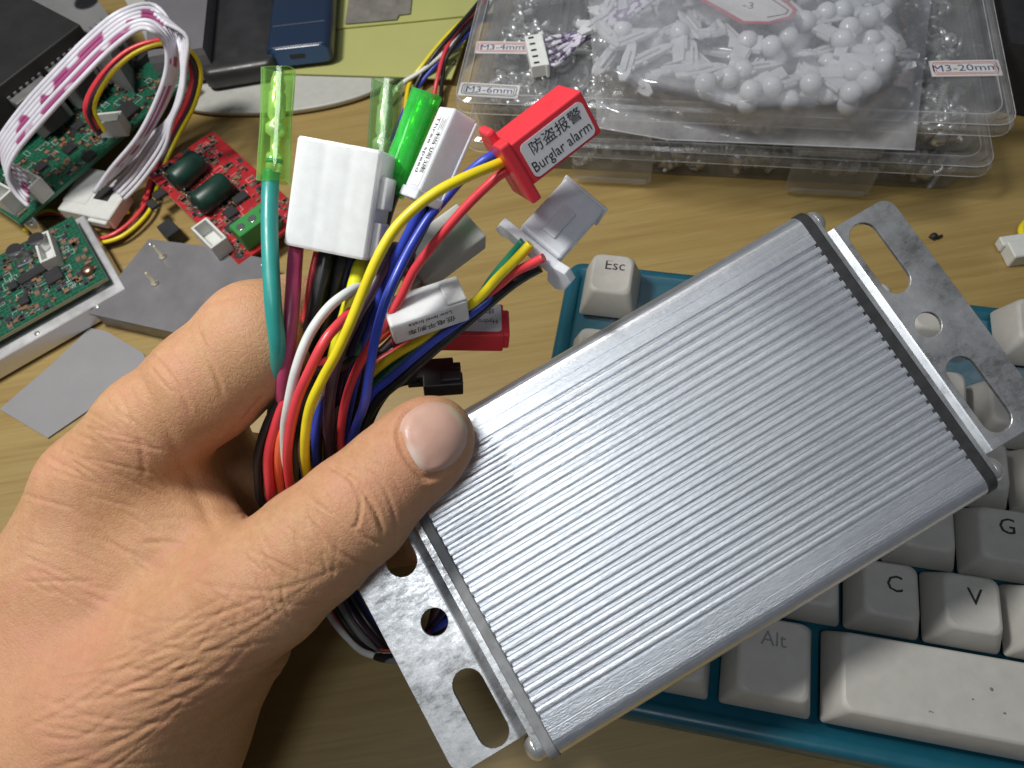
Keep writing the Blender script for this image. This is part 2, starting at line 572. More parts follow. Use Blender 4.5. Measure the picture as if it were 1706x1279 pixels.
sk.bump(_nz(1.0, (1.1, 0.28, 1), 5, 0.7, 0.4), 0.5, 0.32)
sk.bump(_nz(1.0, (2.6, 0.7, 1), 3, 0.6, 0.6), 0.35, 0.18)
M_SKIN = sk.m

# prims: (start, end, r0, r1) with points given on the line of sight of a photo point at a depth in mm
def J(x, y, D, r):
    return (np.array(dep(x, y, D)), r)
def chain(*js):
    return [(js[i][0], js[i + 1][0], js[i][1], js[i + 1][1]) for i in range(len(js) - 1)]
thumb = chain(J(60, 1330, 172, 24), J(190, 1190, 170, 19), J(330, 1065, 167, 14.5), J(440, 975, 165, 13.6), J(520, 910, 163.5, 12.4),
              J(592, 850, 162.5, 11.6), J(652, 790, 163, 10.1), J(700, 748, 163.5, 9.7), J(721, 729, 164.5, 8.9))
thenar = chain(J(90, 1300, 185, 30), J(250, 1190, 184, 24), J(380, 1060, 182, 15)) 
index = chain(J(40, 1180, 186, 22), J(100, 960, 182, 15), J(165, 815, 180, 13.5), J(255, 715, 175, 12.4), J(345, 640, 172, 12.3), J(430, 567, 172, 12.8),
              J(482, 548, 181, 12), J(525, 580, 194, 10.5))
index2 = chain(J(525, 580, 194, 10.5), J(555, 625, 204, 9))
middle = chain(J(80, 1050, 200, 18), J(170, 880, 203, 14), J(290, 800, 207, 12), J(400, 790, 211, 11), J(520, 790, 214, 10.5), J(650, 790, 213, 9.5), J(790, 800, 212, 8.5))
ring = chain(J(100, 1150, 208, 18), J(240, 1010, 214, 13), J(400, 930, 220, 11.5), J(560, 900, 220, 10), J(720, 880, 212, 9), J(850, 900, 208, 8))
wrist = chain(J(-140, 1500, 190, 30), J(-20, 1330, 186, 28), J(60, 1200, 186, 24))
wrist2 = chain(J(150, 1560, 186, 30), J(150, 1350, 184, 27))
palm = chain(J(60, 1150, 200, 20), J(200, 960, 198, 13), J(300, 850, 196, 9))
inner = chain(J(200, 800, 197, 13), J(320, 715, 194, 12.5), J(362, 790, 200, 12), J(420, 830, 206, 11))
dorsal = chain(J(90, 1120, 181, 16), J(190, 960, 180, 14.5), J(285, 885, 179, 10))
web = chain(J(205, 790, 187, 8.5), J(285, 860, 182, 6.5), J(360, 965, 175, 9))
web2 = chain(J(270, 730, 186, 7), J(330, 830, 183, 5.0), J(385, 930, 175, 8))

def sd(P, prims):
    d = None
    for a, b, ra, rb in prims:
        ab = b - a
        t = np.clip(((P - a) @ ab) / (ab @ ab), 0, 1)
        t = t.astype(np.float32)
        q = np.sqrt(((P - a - t[..., None] * ab) ** 2).sum(-1)) - (ra + (rb - ra) * t)
        d = q if d is None else smin(d, q, 3.0)
    return d
def smin(a, b, k):
    h = np.clip(0.5 + 0.5 * (b - a) / k, 0, 1)
    return b + (a - b) * h - k * h * (1 - h)
def hand_field(P):
    d_th = smin(sd(P, thumb), sd(P, thenar), 9)
    d_w = smin(sd(P, wrist), sd(P, wrist2), 14)
    d_th = smin(d_th, d_w, 16)
    d_ix = sd(P, index)
    d_ix2 = smin(d_ix, sd(P, index2), 3)
    d = smin(d_th, d_ix2, 9)
    d = smin(d, sd(P, palm), 9)
    d = smin(d, smin(sd(P, web), sd(P, web2), 6), 9)
    d = smin(d, sd(P, dorsal), 12)
    d = smin(d, sd(P, inner), 6)
    d_m = sd(P, middle)
    d_r = sd(P, ring)
    d_f = smin(d_m, d_r, 2.5)
    return smin(d, d_f, 4.0)
def surface_nets(fn, lo, hi, h):
    n = np.ceil((hi - lo) / h).astype(int) + 1
    ax = [lo[i] + h * np.arange(n[i], dtype=np.float32) for i in range(3)]
    Fd = np.empty(n, np.float32)
    for i in range(0, n[0], 24):
        g = np.stack(np.meshgrid(ax[0][i:i + 24], ax[1], ax[2], indexing='ij'), -1).astype(np.float32)
        Fd[i:i + 24] = fn(g)
    ins = Fd < 0
    c = np.zeros(n - 1, np.int8)
    for dx in (0, 1):
        for dy in (0, 1):
            for dz in (0, 1):
                c += ins[dx:n[0] - 1 + dx, dy:n[1] - 1 + dy, dz:n[2] - 1 + dz]
    act = (c > 0) & (c < 8)
    idx = -np.ones(n - 1, np.int64)
    cells = np.argwhere(act)
    idx[act] = np.arange(len(cells))
    acc = np.zeros((len(cells), 3)); cnt = np.zeros(len(cells))
    corners = np.array([[dx, dy, dz] for dx in (0, 1) for dy in (0, 1) for dz in (0, 1)])
    for a in range(8):
        for b in range(a + 1, 8):
            if abs(corners[a] - corners[b]).sum() != 1:
                continue
            ca, cb = cells + corners[a], cells + corners[b]
            fa, fb = Fd[tuple(ca.T)], Fd[tuple(cb.T)]
            mk = (fa < 0) != (fb < 0)
            t = np.where(mk, fa / np.where(mk, fa - fb, 1), 0)
            acc += np.where(mk[:, None], ca + (cb - ca) * t[:, None], 0)
            cnt += mk
    verts = lo + h * acc / cnt[:, None]
    faces = []
    for axis in range(3):
        sl0 = [slice(None)] * 3; sl1 = [slice(None)] * 3
        sl0[axis] = slice(0, -1); sl1[axis] = slice(1, None)
        e = np.argwhere(ins[tuple(sl0)] != ins[tuple(sl1)])
        u, v = (axis + 1) % 3, (axis + 2) % 3
        e = e[(e[:, u] > 0) & (e[:, v] > 0) & (e[:, u] < n[u] - 1) & (e[:, v] < n[v] - 1)]
        flip = ins[tuple(e.T)]
        q = []
        for du, dv in ((0, 0), (-1, 0), (-1, -1), (0, -1)):
            k = e.copy(); k[:, u] += du; k[:, v] += dv
            q.append(idx[tuple(k.T)])
        q = np.stack(q, 1)
        q[~flip] = q[~flip][:, ::-1]
        faces.append(q)
    return verts, np.concatenate(faces)
def np_mesh(name, verts, faces, smooth=True):
    me = bpy.data.meshes.new(name)
    me.vertices.add(len(verts)); me.vertices.foreach_set('co', np.asarray(verts, np.float32).ravel())
    k = faces.shape[1]
    me.loops.add(len(faces) * k); me.loops.foreach_set('vertex_index', faces.astype(np.int32).ravel())
    me.polygons.add(len(faces))
    me.polygons.foreach_set('loop_start', np.arange(0, len(faces) * k, k, dtype=np.int32))
    me.polygons.foreach_set('use_smooth', np.ones(len(faces), bool) if smooth else np.zeros(len(faces), bool))
    me.update(calc_edges=True)
    return me
allp = inner + dorsal + thumb + thenar + index + index2 + middle + ring + wrist + wrist2 + palm + web + web2
lo = np.min([np.minimum(a - ra, b - rb) for a, b, ra, rb in allp], 0) - 4
hi = np.max([np.maximum(a + ra, b + rb) for a, b, ra, rb in allp], 0) + 4
lo[2] = max(lo[2], 4.0)
hv, hf = surface_nets(hand_field, lo, hi, HAND_H)
print('hand', lo, hi, len(hv))
# one level of subdivision, then creases and folds as real relief
tmp = bpy.data.objects.new('tmp', np_mesh('tmp', hv, hf))
COL.objects.link(tmp)
if HAND_SUB:
    md = tmp.modifiers.new('s', 'SUBSURF'); md.levels = 1; md.render_levels = 1
sm = tmp.modifiers.new('sm', 'SMOOTH'); sm.factor = 0.5; sm.iterations = 4
dg = bpy.context.evaluated_depsgraph_get()
hm = bpy.data.meshes.new_from_object(tmp.evaluated_get(dg))
bpy.data.objects.remove(tmp)
hm.name = 'hand'
nv = len(hm.vertices)
co = np.empty(nv * 3, np.float32); hm.vertices.foreach_get('co', co); co = co.reshape(-1, 3)
no = np.empty(nv * 3, np.float32); hm.vertices.foreach_get('normal', no); no = no.reshape(-1, 3)
_A, _B, _C, _O = (np.array(q) for q in (CA, CB, CC, CO))
rel = co - _O
zz = rel @ _C
px = PW / 2 + PF * (rel @ _A) / zz
py = PH / 2 - PF * (rel @ _B) / zz
facing = -((no * rel).sum(1) / np.linalg.norm(rel, axis=1))
fw = np.clip(facing * 3 + 0.3, 0, 1)
disp = np.zeros(nv)
def seg_dist(pts, px, py):
    nv = len(px)
    best = np.full(nv, 1e9); side = np.zeros(nv); along = np.zeros(nv)
    for i in range(len(pts) - 1):
        a = np.array(pts[i]); b = np.array(pts[i + 1]); ab = b - a
        t = np.clip(((px - a[0]) * ab[0] + (py - a[1]) * ab[1]) / (ab @ ab), 0, 1)
        dx, dy = px - a[0] - t * ab[0], py - a[1] - t * ab[1]
        d = np.hypot(dx, dy)
        m_ = d < best
        best[m_] = d[m_]; along[m_] = ((i + t) / (len(pts) - 1))[m_]
        side[m_] = np.sign(ab[0] * dy - ab[1] * dx)[m_]
    return best, side, along
def crease(pts, depth, width, swell=0.0, zmax=1e9):
    """a fold in the skin along pts; depth in mm, width in photo pixels, swell lifts the skin beside it"""
    global disp
    p3 = [tuple(q[:2]) for q in spline([(x, y, 0) for x, y in pts], 1.0, 5)[0]]
    aa, bb = np.min(p3, 0) - width * 5, np.max(p3, 0) + width * 5
    ii = np.nonzero((px > aa[0]) & (px < bb[0]) & (py > aa[1]) & (py < bb[1]) & (fw > 0) & (zz < zmax))[0]
    if not len(ii):
        return
    d, sdn, al = seg_dist(p3, px[ii], py[ii])
    taper = np.clip(np.minimum(al, 1 - al) * 6, 0, 1) ** 0.7
    wgt = fw[ii] * taper
    disp[ii] -= depth * np.exp(-(d / width) ** 2) * wgt
    if swell:
        disp[ii] += swell * np.exp(-((d - width * 2.2) / (width * 1.6)) ** 2) * wgt
CREASE_LIST = [
    # knuckle folds across the thumb joint
    ([(545, 775), (590, 800), (622, 845), (640, 890)], 0.75, 5, 0.25),
    ([(530, 800), (560, 850), (610, 895), (650, 910)], 0.55, 4, 0.2),
    ([(575, 790), (600, 830), (596, 870), (588, 880)], 0.5, 4, 0.15),
    ([(515, 870), (545, 905), (590, 935), (620, 945)], 0.55, 5, 0.2),
    ([(590, 775), (632, 800), (655, 850), (662, 900)], 0.4, 4, 0.15),
    ([(615, 765), (650, 790), (668, 820)], 0.25, 3, 0.1),
    # web between thumb and index finger
    ([(205, 590), (250, 660), (300, 760), (345, 860), (366, 905)], 0.42, 14, 0.25),
    ([(215, 570), (262, 600), (300, 650), (320, 690)], 0.45, 5, 0.2),
    ([(190, 640), (232, 730), (240, 800)], 0.3, 6, 0.1),
    ([(235, 905), (290, 905), (330, 925)], 0.35, 6, 0.1),
    # finger folds
    ([(330, 545), (350, 600), (372, 655)], 0.4, 5, 0.2),
    ([(290, 590), (310, 620), (322, 640)], 0.3, 3, 0.1),
    ([(250, 610), (275, 640), (290, 655)], 0.3, 3, 0.1),
    ([(175, 660), (200, 690), (225, 705)], 0.3, 3, 0.1),
    ([(405, 700), (420, 680), (440, 660)], 0.3, 4, 0.1),
]
for c_, a_, b_, e_ in CREASE_LIST:
    crease(c_, a_ * 0.72, b_ * 0.75, e_ * 0.55)
rng = np.random.RandomState(3)
# wrinkles across the thumb root and wrist
for i in range(46):
    t = rng.rand()
    x0 = 120 + 330 * t + rng.randn() * 40; y0 = 1250 - 240 * t + rng.randn() * 60
    L_ = 60 + 120 * rng.rand()
    a_ = math.radians(-8 + rng.randn() * 14)
    crease([(x0 - L_ * math.cos(a_), y0 - L_ * math.sin(a_)), (x0, y0 + rng.randn() * 6), (x0 + L_ * math.cos(a_ - 0.25), y0 + L_ * math.sin(a_ - 0.25))], 0.07 + 0.10 * rng.rand(), 2.6 + 2 * rng.rand(), 0.05)
for i in range(40):
    x0 = 60 + 190 * rng.rand(); y0 = 690 + 330 * rng.rand()
    L_ = 25 + 45 * rng.rand(); a_ = math.radians(25 + rng.randn() * 14)
    crease([(x0 - L_ * math.cos(a_), y0 - L_ * math.sin(a_)), (x0, y0), (x0 + L_ * math.cos(a_), y0 + L_ * math.sin(a_))], 0.10 + 0.1 * rng.rand(), 3, 0.04)
for i in range(36):
    t = rng.rand()
    x0 = 400 + 150 * t + rng.randn() * 20; y0 = 1000 - 140 * t + rng.randn() * 45
    L_ = 18 + 35 * rng.rand(); a_ = math.radians(62 + rng.randn() * 22)
    crease([(x0 - L_ * math.cos(a_), y0 - L_ * math.sin(a_)), (x0, y0), (x0 + L_ * math.cos(a_), y0 + L_ * math.sin(a_))], 0.10 + 0.12 * rng.rand(), 2.6, 0.04)
# nail fold
crease([(712, 668), (680, 690), (664, 716), (672, 752), (695, 785), (712, 796), (745, 782), (772, 758)], 0.45, 5, 0.35)

co2 = co + no * disp[:, None]
# skin coordinates: along / across the thumb ray
dirp = np.array([0.73, -0.68])
su = (px * dirp[0] + py * dirp[1]) / 7.6
sv = (-px * dirp[1] + py * dirp[0]) / 7.6
ang = np.clip((px - 240) / 500, 0, 1)
att = hm.attributes.new('skin_uv', 'FLOAT_VECTOR', 'POINT')
att.data.foreach_set('vector', np.stack([su, sv, zz], 1).astype(np.float32).ravel())
fl = np.zeros(nv)
for fx, fy, fr_, fa in ((700, 750, 90, 0.35), (600, 840, 90, 0.32), (250, 620, 90, 0.2), (400, 520, 80, 0.2), (70, 1110, 200, 0.38), (420, 1020, 120, 0.25), (90, 770, 70, 0.25)):
    fl = np.maximum(fl, fa * np.exp(-((px - fx) ** 2 + (py - fy) ** 2) / fr_ ** 2))
at2 = hm.attributes.new('flush', 'FLOAT', 'POINT')
at2.data.foreach_set('value', fl.astype(np.float32))
FH = Fr(dep(60, 1200, 186), (1, 0, 0), (0, 1, 0))
hbase = np.array(FH.o)
hm.vertices.foreach_set('co', ((co2 - hbase) * S).astype(np.float32).ravel())
hm.materials.clear(); hm.materials.append(M_SKIN)
hm.update()
hand = bpy.data.objects.new('hand', hm)
COL.objects.link(hand)
place(hand, FH)
tag(hand, 'bare hand from the lower left, thumb pressed on the silver finned controller', 'hand')
# thumbnail: a curved plate laid on the thumb tip
bv = BVHTree.FromPolygons([tuple(v) for v in co2.tolist()], [tuple(p.vertices) for p in hm.polygons])
nail_out = [(664,716),(672,690),(698,671),(730,665),(760,676),(779,700),(783,728),(772,758),(745,782),(712,792),(692,778),(674,748)]
cx, cy = sum(p[0] for p in nail_out) / len(nail_out), sum(p[1] for p in nail_out) / len(nail_out)
nmb = MB()
sp = [q for q in spline([(x, y, 0) for x, y in nail_out + nail_out[:1]], 1.0, 6)[0][:-1]]
NR = 9
grid = []
nk = V((0, 0, 0))
for ri in range(NR + 1):
    f = ri / NR
    row = []
    for q in sp:
        x, y = cx + (q.x - cx) * f, cy + (q.y - cy) * f
        hit, nrm, _, _ = bv.ray_cast(CO, ray(x, y).normalized())
        if hit is None:
            hit, nrm = dep(x, y, 155), V(-ray(x, y)).normalized()
        row.append((hit, nrm))
    grid.append(row)
avg = sum((g[1] for g in grid[4]), V((0, 0, 0))).normalized()
vs, fs = [], []
ns = len(sp)
for ri, row in enumerate(grid):
    f = ri / NR
    for hit, nrm in row:
        lift = 0.5 * (1 - f ** 3) + (0.10 if f < 1 else -0.4)
        vs.append(hit + (nrm * 0.5 + avg * 0.5).normalized() * lift)
for ri in range(NR):
    for j in range(ns):
        fs.append((ri * ns + j, ri * ns + (j + 1) % ns, (ri + 1) * ns + (j + 1) % ns, (ri + 1) * ns + j))
nmb.add(vs, fs, True)
_q = lambda p: ((PW / 2 + PF * (p - CO).dot(CA) / (p - CO).dot(CC)) - cx, (PH / 2 - PF * (p - CO).dot(CB) / (p - CO).dot(CC)) - cy)
halfm = [max(0.0, min(1.0, 0.8 * (1 - (math.hypot(_q(p)[0] + 48, _q(p)[1] - 44) - 22) / 14))) for p in vs]
tipf = [max(0.0, min(1.0, (((PW / 2 + PF * (p - CO).dot(CA) / (p - CO).dot(CC)) - cx) * 0.80 - ((PH / 2 - PF * (p - CO).dot(CB) / (p - CO).dot(CC)) - cy) * 0.60 - 43) / 7)) for p in vs]
M_NAIL = Mat('fingernail', (0.60, 0.40, 0.32), 0.40)
na = M_NAIL
na.b.inputs['Subsurface Weight'].default_value = 0.2
na.b.inputs['Subsurface Radius'].default_value = (1, 0.5, 0.35)
na.b.inputs['Subsurface Scale'].default_value = 2 * S
_ta = na.N('ShaderNodeAttribute', attribute_name='free_edge')
na.L(na.mix(_ta.outputs['Fac'], na.ramp(na.noise(90, 3), [(0.3, (0.57, 0.345, 0.275, 1)), (0.7, (0.63, 0.42, 0.34, 1))]), (0.58, 0.50, 0.34, 1)), na.b.inputs['Base Color'])
na.bump(na.noise(220, 3), 0.12, 0.2)
_rg = na.N('ShaderNodeTexWave', bands_direction='X')
_rg.inputs['Scale'].default_value = 500
_rg.inputs['Distortion'].default_value = 2.0
_mp = na.N('ShaderNodeMapping'); _mp.inputs['Rotation'].default_value = (0, 0, -0.75)
_tcn = na.N('ShaderNodeTexCoord'); na.L(_tcn.outputs['Object'], _mp.inputs[0]); na.L(_mp.outputs[0], _rg.inputs['Vector'])
na.bump(_rg.outputs['Fac'], 0.07, 0.06)
_lu = na.N('ShaderNodeAttribute', attribute_name='half_moon')
_old = na.b.inputs['Base Color'].links[0].from_socket
na.L(na.mix(_lu.outputs['Fac'], _old, (0.66, 0.54, 0.47, 1)), na.b.inputs['Base Color'])
M_NAIL = na.m
nl = nmb.build('thumbnail', M_NAIL, hand)
_hm = nl.data.attributes.new('half_moon', 'FLOAT', 'POINT')
_hm.data.foreach_set('value', halfm)
_fa = nl.data.attributes.new('free_edge', 'FLOAT', 'POINT')
_fa.data.foreach_set('value', tipf)
# ================================================================ the controller's leads
def wiremat(name, col, rough=0.33):
    mm = Mat(name, col, rough)
    mm.vary(180, 0.10).rvar(300, rough * 0.8, rough * 1.3)
    mm.bump(mm.noise(260, 3), 0.12, 0.25)
    return mm.m
W_TEAL = wiremat('teal_pvc', (0.03, 0.30, 0.27))
W_MAG = wiremat('magenta_pvc', (0.42, 0.05, 0.14))
W_RED = wiremat('red_pvc', (0.72, 0.055, 0.07))
W_YEL = wiremat('yellow_pvc', (0.80, 0.66, 0.02))
W_LIME = wiremat('lemon_pvc', (0.74, 0.74, 0.03))
W_BLUE = wiremat('blue_pvc', (0.035, 0.07, 0.50))
W_NAVY = wiremat('navy_pvc', (0.012, 0.015, 0.07))
W_BLK = wiremat('black_pvc', (0.014, 0.014, 0.016))
W_WHT = wiremat('white_pvc', (0.70, 0.74, 0.72))
W_ORG = wiremat('orange_pvc', (0.85, 0.16, 0.06))
W_PLUM = wiremat('dark_plum_pvc', (0.055, 0.03, 0.05))
W_GRN = wiremat('green_pvc', (0.02, 0.22, 0.13))
W_GRY = wiremat('grey_pvc', (0.2, 0.2, 0.2))
M_NYLON = plastic('milky_nylon', (0.76, 0.79, 0.80), 0.34, 0.6)
M_NYLON2 = plastic('bluish_nylon', (0.74, 0.78, 0.84), 0.36, 0.45)
M_NYLON3 = plastic('grey_milky_nylon', (0.58, 0.58, 0.57), 0.42, 0.2)
M_REDPL = plastic('red_connector_plastic', (0.78, 0.045, 0.065), 0.36, 0.05)
M_BLKPL = plastic('black_connector_plastic', (0.022, 0.023, 0.026), 0.42)
M_PAPER = Mat('white_sticker', (0.80, 0.80, 0.84), 0.5).vary(200, 0.03).m
M_INK = Mat('black_ink', (0.015, 0.015, 0.015), 0.6).m
M_CAV = Mat('socket_dark', (0.02, 0.02, 0.02), 0.7).m
M_SLV1 = clear('pale_green_sleeve', (0.84, 0.97, 0.68, 1), 0.05, 0.06, (0.55, 1.0, 0.35, 1), edge=0.75)
M_SLV2 = clear('dull_green_sleeve', (0.80, 0.91, 0.74, 1), 0.07, 0.1, (0.35, 0.62, 0.33, 1), edge=0.5)
M_SLV3 = clear('bright_green_sleeve', (0.45, 0.95, 0.35, 1), 0.38, 0.06, (0.15, 0.95, 0.25, 1), edge=0.3)
M_TIN = Mat('tinned_brass', (0.90, 0.89, 0.80), 0.18, 0.45).rvar(300, .12, .3).m
rw = random.Random(11)
nexit = [0]
def exit_pts(r):
    """each wire gathers under the thumb and runs into the controller's left end"""
    i = nexit[0]; nexit[0] += 1
    a, q = i * 2.4, 1.15 * math.sqrt(i + 0.5)
    ox, oy = math.cos(a) * q, math.sin(a) * q
    off = CA * ox + CC * oy
    return [dep(528, 880, 194) + off, dep(572, 985, 200) + off, dep(618, 1052, 198) + off,
            dep(668, 1085, 190) + off * 0.8, FC(-8, 34, -14) + FC.y * ox * 1.2 + FC.z * oy * 0.8, FC(-3.2, 36, -13) + FC.y * ox * 1.2 + FC.z * oy * 0.8]
def wire(root, mat, pts, r=1.05, name='wire', ends=True):
    P = [dep(*p) for p in pts]
    if ends:
        P += exit_pts(r)
    t = MB()
    t.tube(P, r * (0.93 if r < 1.5 else 1.0), 12, True, 7)
    return t.build(name, mat, root)
def FQ(p0, p1, p3, D0, D1, D3):
    a, b, c = dep(*p0, D0), dep(*p1, D1), dep(*p3, D3)
    return Fr(a, b - a, c - a), (b - a).length, (c - a).dot(Fr(a, b - a, c - a).y)
LEADS = 'connector leads of the controller'
def lead(name, fr, label, cat='connector'):
    return thing(name, fr, label, cat, LEADS)

# ---- green-sleeved phase leads
def sleeve(fr, lx, ly, th, mat, root, bulge=0.0):
    s = MB()
    rings = []
    N = 28
    for k in range(11):
        t = k / 10
        wv = 1 + 0.03 * math.sin(t * 9 + lx) + (0.05 if k in (0, 10) else 0)
        ring = []
        for j in range(N):
            a = 2 * math.pi * j / N
            cxx, cyy = math.cos(a), math.sin(a)
            ex = abs(cxx) ** 0.72 * (1 if cxx > 0 else -1)
            ey = abs(cyy) ** 0.72 * (1 if cyy > 0 else -1)
            ring.append(fr(lx / 2 + ex * lx / 2 * wv, t * ly + 0.25 * math.sin(a * 2 + lx), -th / 2 + ey * th / 2 * (1 + 0.06 * math.sin(t * 7))))
        rings.append(ring)
    s.loft(rings, True, False)
    inner = [[p + (fr(lx / 2, (i / 10) * ly, -th / 2) - p) * 0.14 for p in r] for i, r in enumerate(rings)]
    s.loft([r[::-1] for r in inner], True, False)
    for ra, rb in ((rings[0], inner[0]), (rings[-1], inner[-1])):
        k = len(s.v)
        s.add(ra + rb, [(j, (j + 1) % N, N + (j + 1) % N, N + j) for j in range(N)])
    return s.build('clear_sleeve', mat, root)
def terminal(fr, lx, ly, th, root, wiremat_):
    c = lx / 2
    f2 = lambda y: Fr(fr(c, y, -th / 2), fr.x, -fr.z, fr.y)
    t = MB()
    t.lathe(f2(0), [(lx * .26, ly * .08), (lx * .26, ly * .24), (lx * .15, ly * .26), (lx * .15, ly * .40), (lx * .31, ly * .43), (lx * .33, ly * .50), (lx * .19, ly * .54), (lx * .27, ly * .58), (lx * .27, ly * .78), (lx * .20, ly * .81), (lx * .24, ly * .85), (lx * .20, ly * .92), (lx * .15, ly * .97)], 18)
    t.build('bullet_terminal', M_TIN, root)
    b = MB()
    b.lathe(f2(0), [(lx * .27, ly * .16), (lx * .27, ly * .2)], 18)
    b.build('insulation_band', wiremat_, root)
fr, lx, ly = FQ((423, 297), (476, 301), (429, 107), 157, 157, 155)
r = lead('sleeved_lead', fr, 'teal wire ending in a pale green clear sleeve, upright beside the large white connector', 'wire')
sleeve(fr, lx, ly, 4.6, M_SLV1, r)
terminal(fr, lx, ly, 4.6, r, W_TEAL)
wire(r, W_TEAL, [(452, 284, 159), (450, 320, 159), (449, 370, 158), (451, 440, 156.5), (456, 520, 156), (464, 590, 160), (463, 650, 170), (456, 720, 182), (470, 800, 190)], 1.75)
fr, lx, ly = FQ((600, 332), (650, 337), (622, 126), 176, 176, 174)
r = lead('sleeved_lead', fr, 'lemon yellow printed wire in a dull olive green clear sleeve behind the large white connector', 'wire')
sleeve(fr, lx, ly, 5.0, M_SLV2, r)
terminal(fr, lx, ly, 5.0, r, W_LIME)
wy = [(628, 322, 178), (616, 370, 175), (603, 430, 168), (588, 490, 163), (572, 545, 164), (556, 605, 168), (540, 680, 174), (530, 760, 184), (530, 830, 192)]
wire(r, W_LIME, wy, 1.7)
prt = MB()
for k, ch in enumerate('0.5 0.5'):
    if ch == ' ':
        continue
    p = dep(599 - k * 5.2, 440 + k * 17, 167.2 - k * 0.7 - 1.75)
    fp = Fr(p, dep(594, 457, 165) - dep(599, 440, 165), CC.cross(dep(594, 457, 165) - dep(599, 440, 165)) * -1)
    if fp.z.dot(CO - p) < 0:
        fp = Fr(p, fp.x, -fp.y)
    prt.text(fp, ch, 2.0, 0, 0, 0.06, 'CENTER')
prt.build('printed_mark', M_INK, r)
fr, lx, ly = FQ((627, 311), (674, 331), (708, 150), 163, 165, 161)
r = lead('sleeved_lead', fr, 'thick black wire in a bright green glossy sleeve beside the lavender labelled connector', 'wire')
sleeve(fr, lx, ly, 5.2, M_SLV3, r)
terminal(fr, lx, ly, 5.2, r, W_BLK)
wire(r, W_BLK, [(655, 305, 166), (640, 345, 167), (627, 390, 168), (610, 450, 170), (588, 530, 172), (564, 620, 176), (548, 710, 182), (545, 800, 190)], 2.3)

# ---- large white six-way connector
fr, lx, ly = FQ((468, 406), (608, 434), (487, 223), 159, 157, 155)
r = lead('connector_lead', fr, 'largest milky white connector, upright with magenta and black wires below', 'connector')
hb = MB()
colw = lx / 3
_fo = []
for i in range(40):
    t = i / 39
    _fo.append((1.0 + (lx - 1.6) * t, -0.12 - 0.12 * abs(math.cos(math.pi * 3 * t)) ** 6))
_fo = [(0.15, -1.4), (0.4, -0.6)] + _fo + [(lx - 0.25, -0.6), (lx, -1.3), (lx, -10.6), (lx - .5, -11.2), (.6, -11.2), (.1, -10.6)]
hb.loft([[fr(lx / 2 + (x - lx / 2) * s_, yy, -5.6 + (z + 5.6) * s_) for x, z in _fo] for s_, yy in ((.96, 0), (1, .5), (1, ly - .6), (.965, ly))], False)
hb.build('housing', M_NYLON, r)
lt = MB()
lt.box(fr, (lx - 0.3, ly * .02, -8), (lx + 1.5, ly * .36, -2.2), 0.4, 2)
lt.box(fr, (lx - 0.3, ly * .48, -8), (lx + 1.6, ly * .78, -2.2), 0.4, 2)
lt.build('latch', M_NYLON, r)
cv = MB()
for i in range(3):
    for j in range(2):
        f3 = Fr(fr((i + .5) * colw, ly + .02, -2.9 - j * 5.2), fr.x, -fr.z, fr.y)
        cv.lathe(f3, [(1.9, -0.3), (1.9, 0.02)], 14)
cv.build('socket', M_CAV, r)
wire(r, W_MAG, [(494, 405, 163), (491, 440, 162), (487, 500, 160), (480, 570, 160), (473, 640, 165), (472, 720, 177), (495, 830, 192)], 1.6)
wire(r, W_RED, [(528, 420, 165), (519, 460, 165), (510, 520, 166), (500, 590, 170), (492, 670, 176), (500, 770, 186)], 0.8)
wire(r, W_BLK, [(545, 420, 165), (535, 470, 165), (522, 530, 166), (505, 600, 170), (497, 690, 177), (505, 790, 188)], 1.8)
wire(r, W_BLK, [(572, 425, 166), (556, 490, 168), (535, 560, 170), (518, 640, 174), (512, 730, 182), (520, 820, 192)], 1.7)
wire(r, W_NAVY, [(586, 425, 166), (568, 480, 168), (548, 540, 170), (530, 610, 173), (522, 700, 179), (528, 800, 190)], 1.3)

# ---- slim lavender connector with the gear label
fr, lx, ly = FQ((693, 327), (732, 347), (758, 179), 154, 157.5, 152)
r = lead('connector_lead', fr, 'slim lavender white connector with a printed side sticker next to the bright green sleeve')
hb = MB()
hb.box(fr, (0, 0.6, -7.0), (lx, ly, 0), 0.45, 2)
hb.box(fr, (-0.35, -0.6, -7.4), (lx + 0.3, 1.6, 0.35), 0.3, 2)
hb.box(fr, (lx - 0.35, 1, -5.0), (lx + 0.35, ly - .4, 0.25), 0.25, 2)
hb.build('housing', M_NYLON2, r)
fl = Fr(fr(0, 0, 0), fr.y, fr.z, -fr.x)       # its left side, seen from the wire end
st = MB()
st.plate(fl, [rrect(2.2, 0.9, ly - 1.6, 5.6, 0.4)], 0.02, 0.10)
lbl = st.build('sticker', M_PAPER, r)
tx = MB()
ft = Fr(fl(ly - 2.2, 3.2, 0.12), -fl.x, -fl.y, fl.z)
tx.text(ft, '三档调速', 2.0, 0, 1.1, 0.015, sx=1.5)
tx.text(ft, 'Three speed', 1.9, 0, -1.15, 0.015, sx=1.25)
tx.build('lettering', M_INK, lbl)
wire(r, W_BLUE, [(706, 330, 158), (698, 352, 159), (680, 390, 161), (655, 440, 164), (630, 500, 167), (606, 570, 170), (588, 650, 175), (570, 740, 184), (560, 820, 192)], 1.15)
wire(r, W_BLK, [(722, 338, 159), (708, 372, 162), (680, 425, 166), (648, 490, 169), (622, 560, 172), (600, 640, 177), (584, 730, 185), (575, 820, 193)], 1.15)
wire(r, W_GRN, [(714, 336, 161), (690, 392, 165), (655, 438, 166), (638, 472, 166), (622, 520, 169), (590, 590, 170), (556, 610, 168), (545, 680, 174), (540, 760, 184)], 1.05)

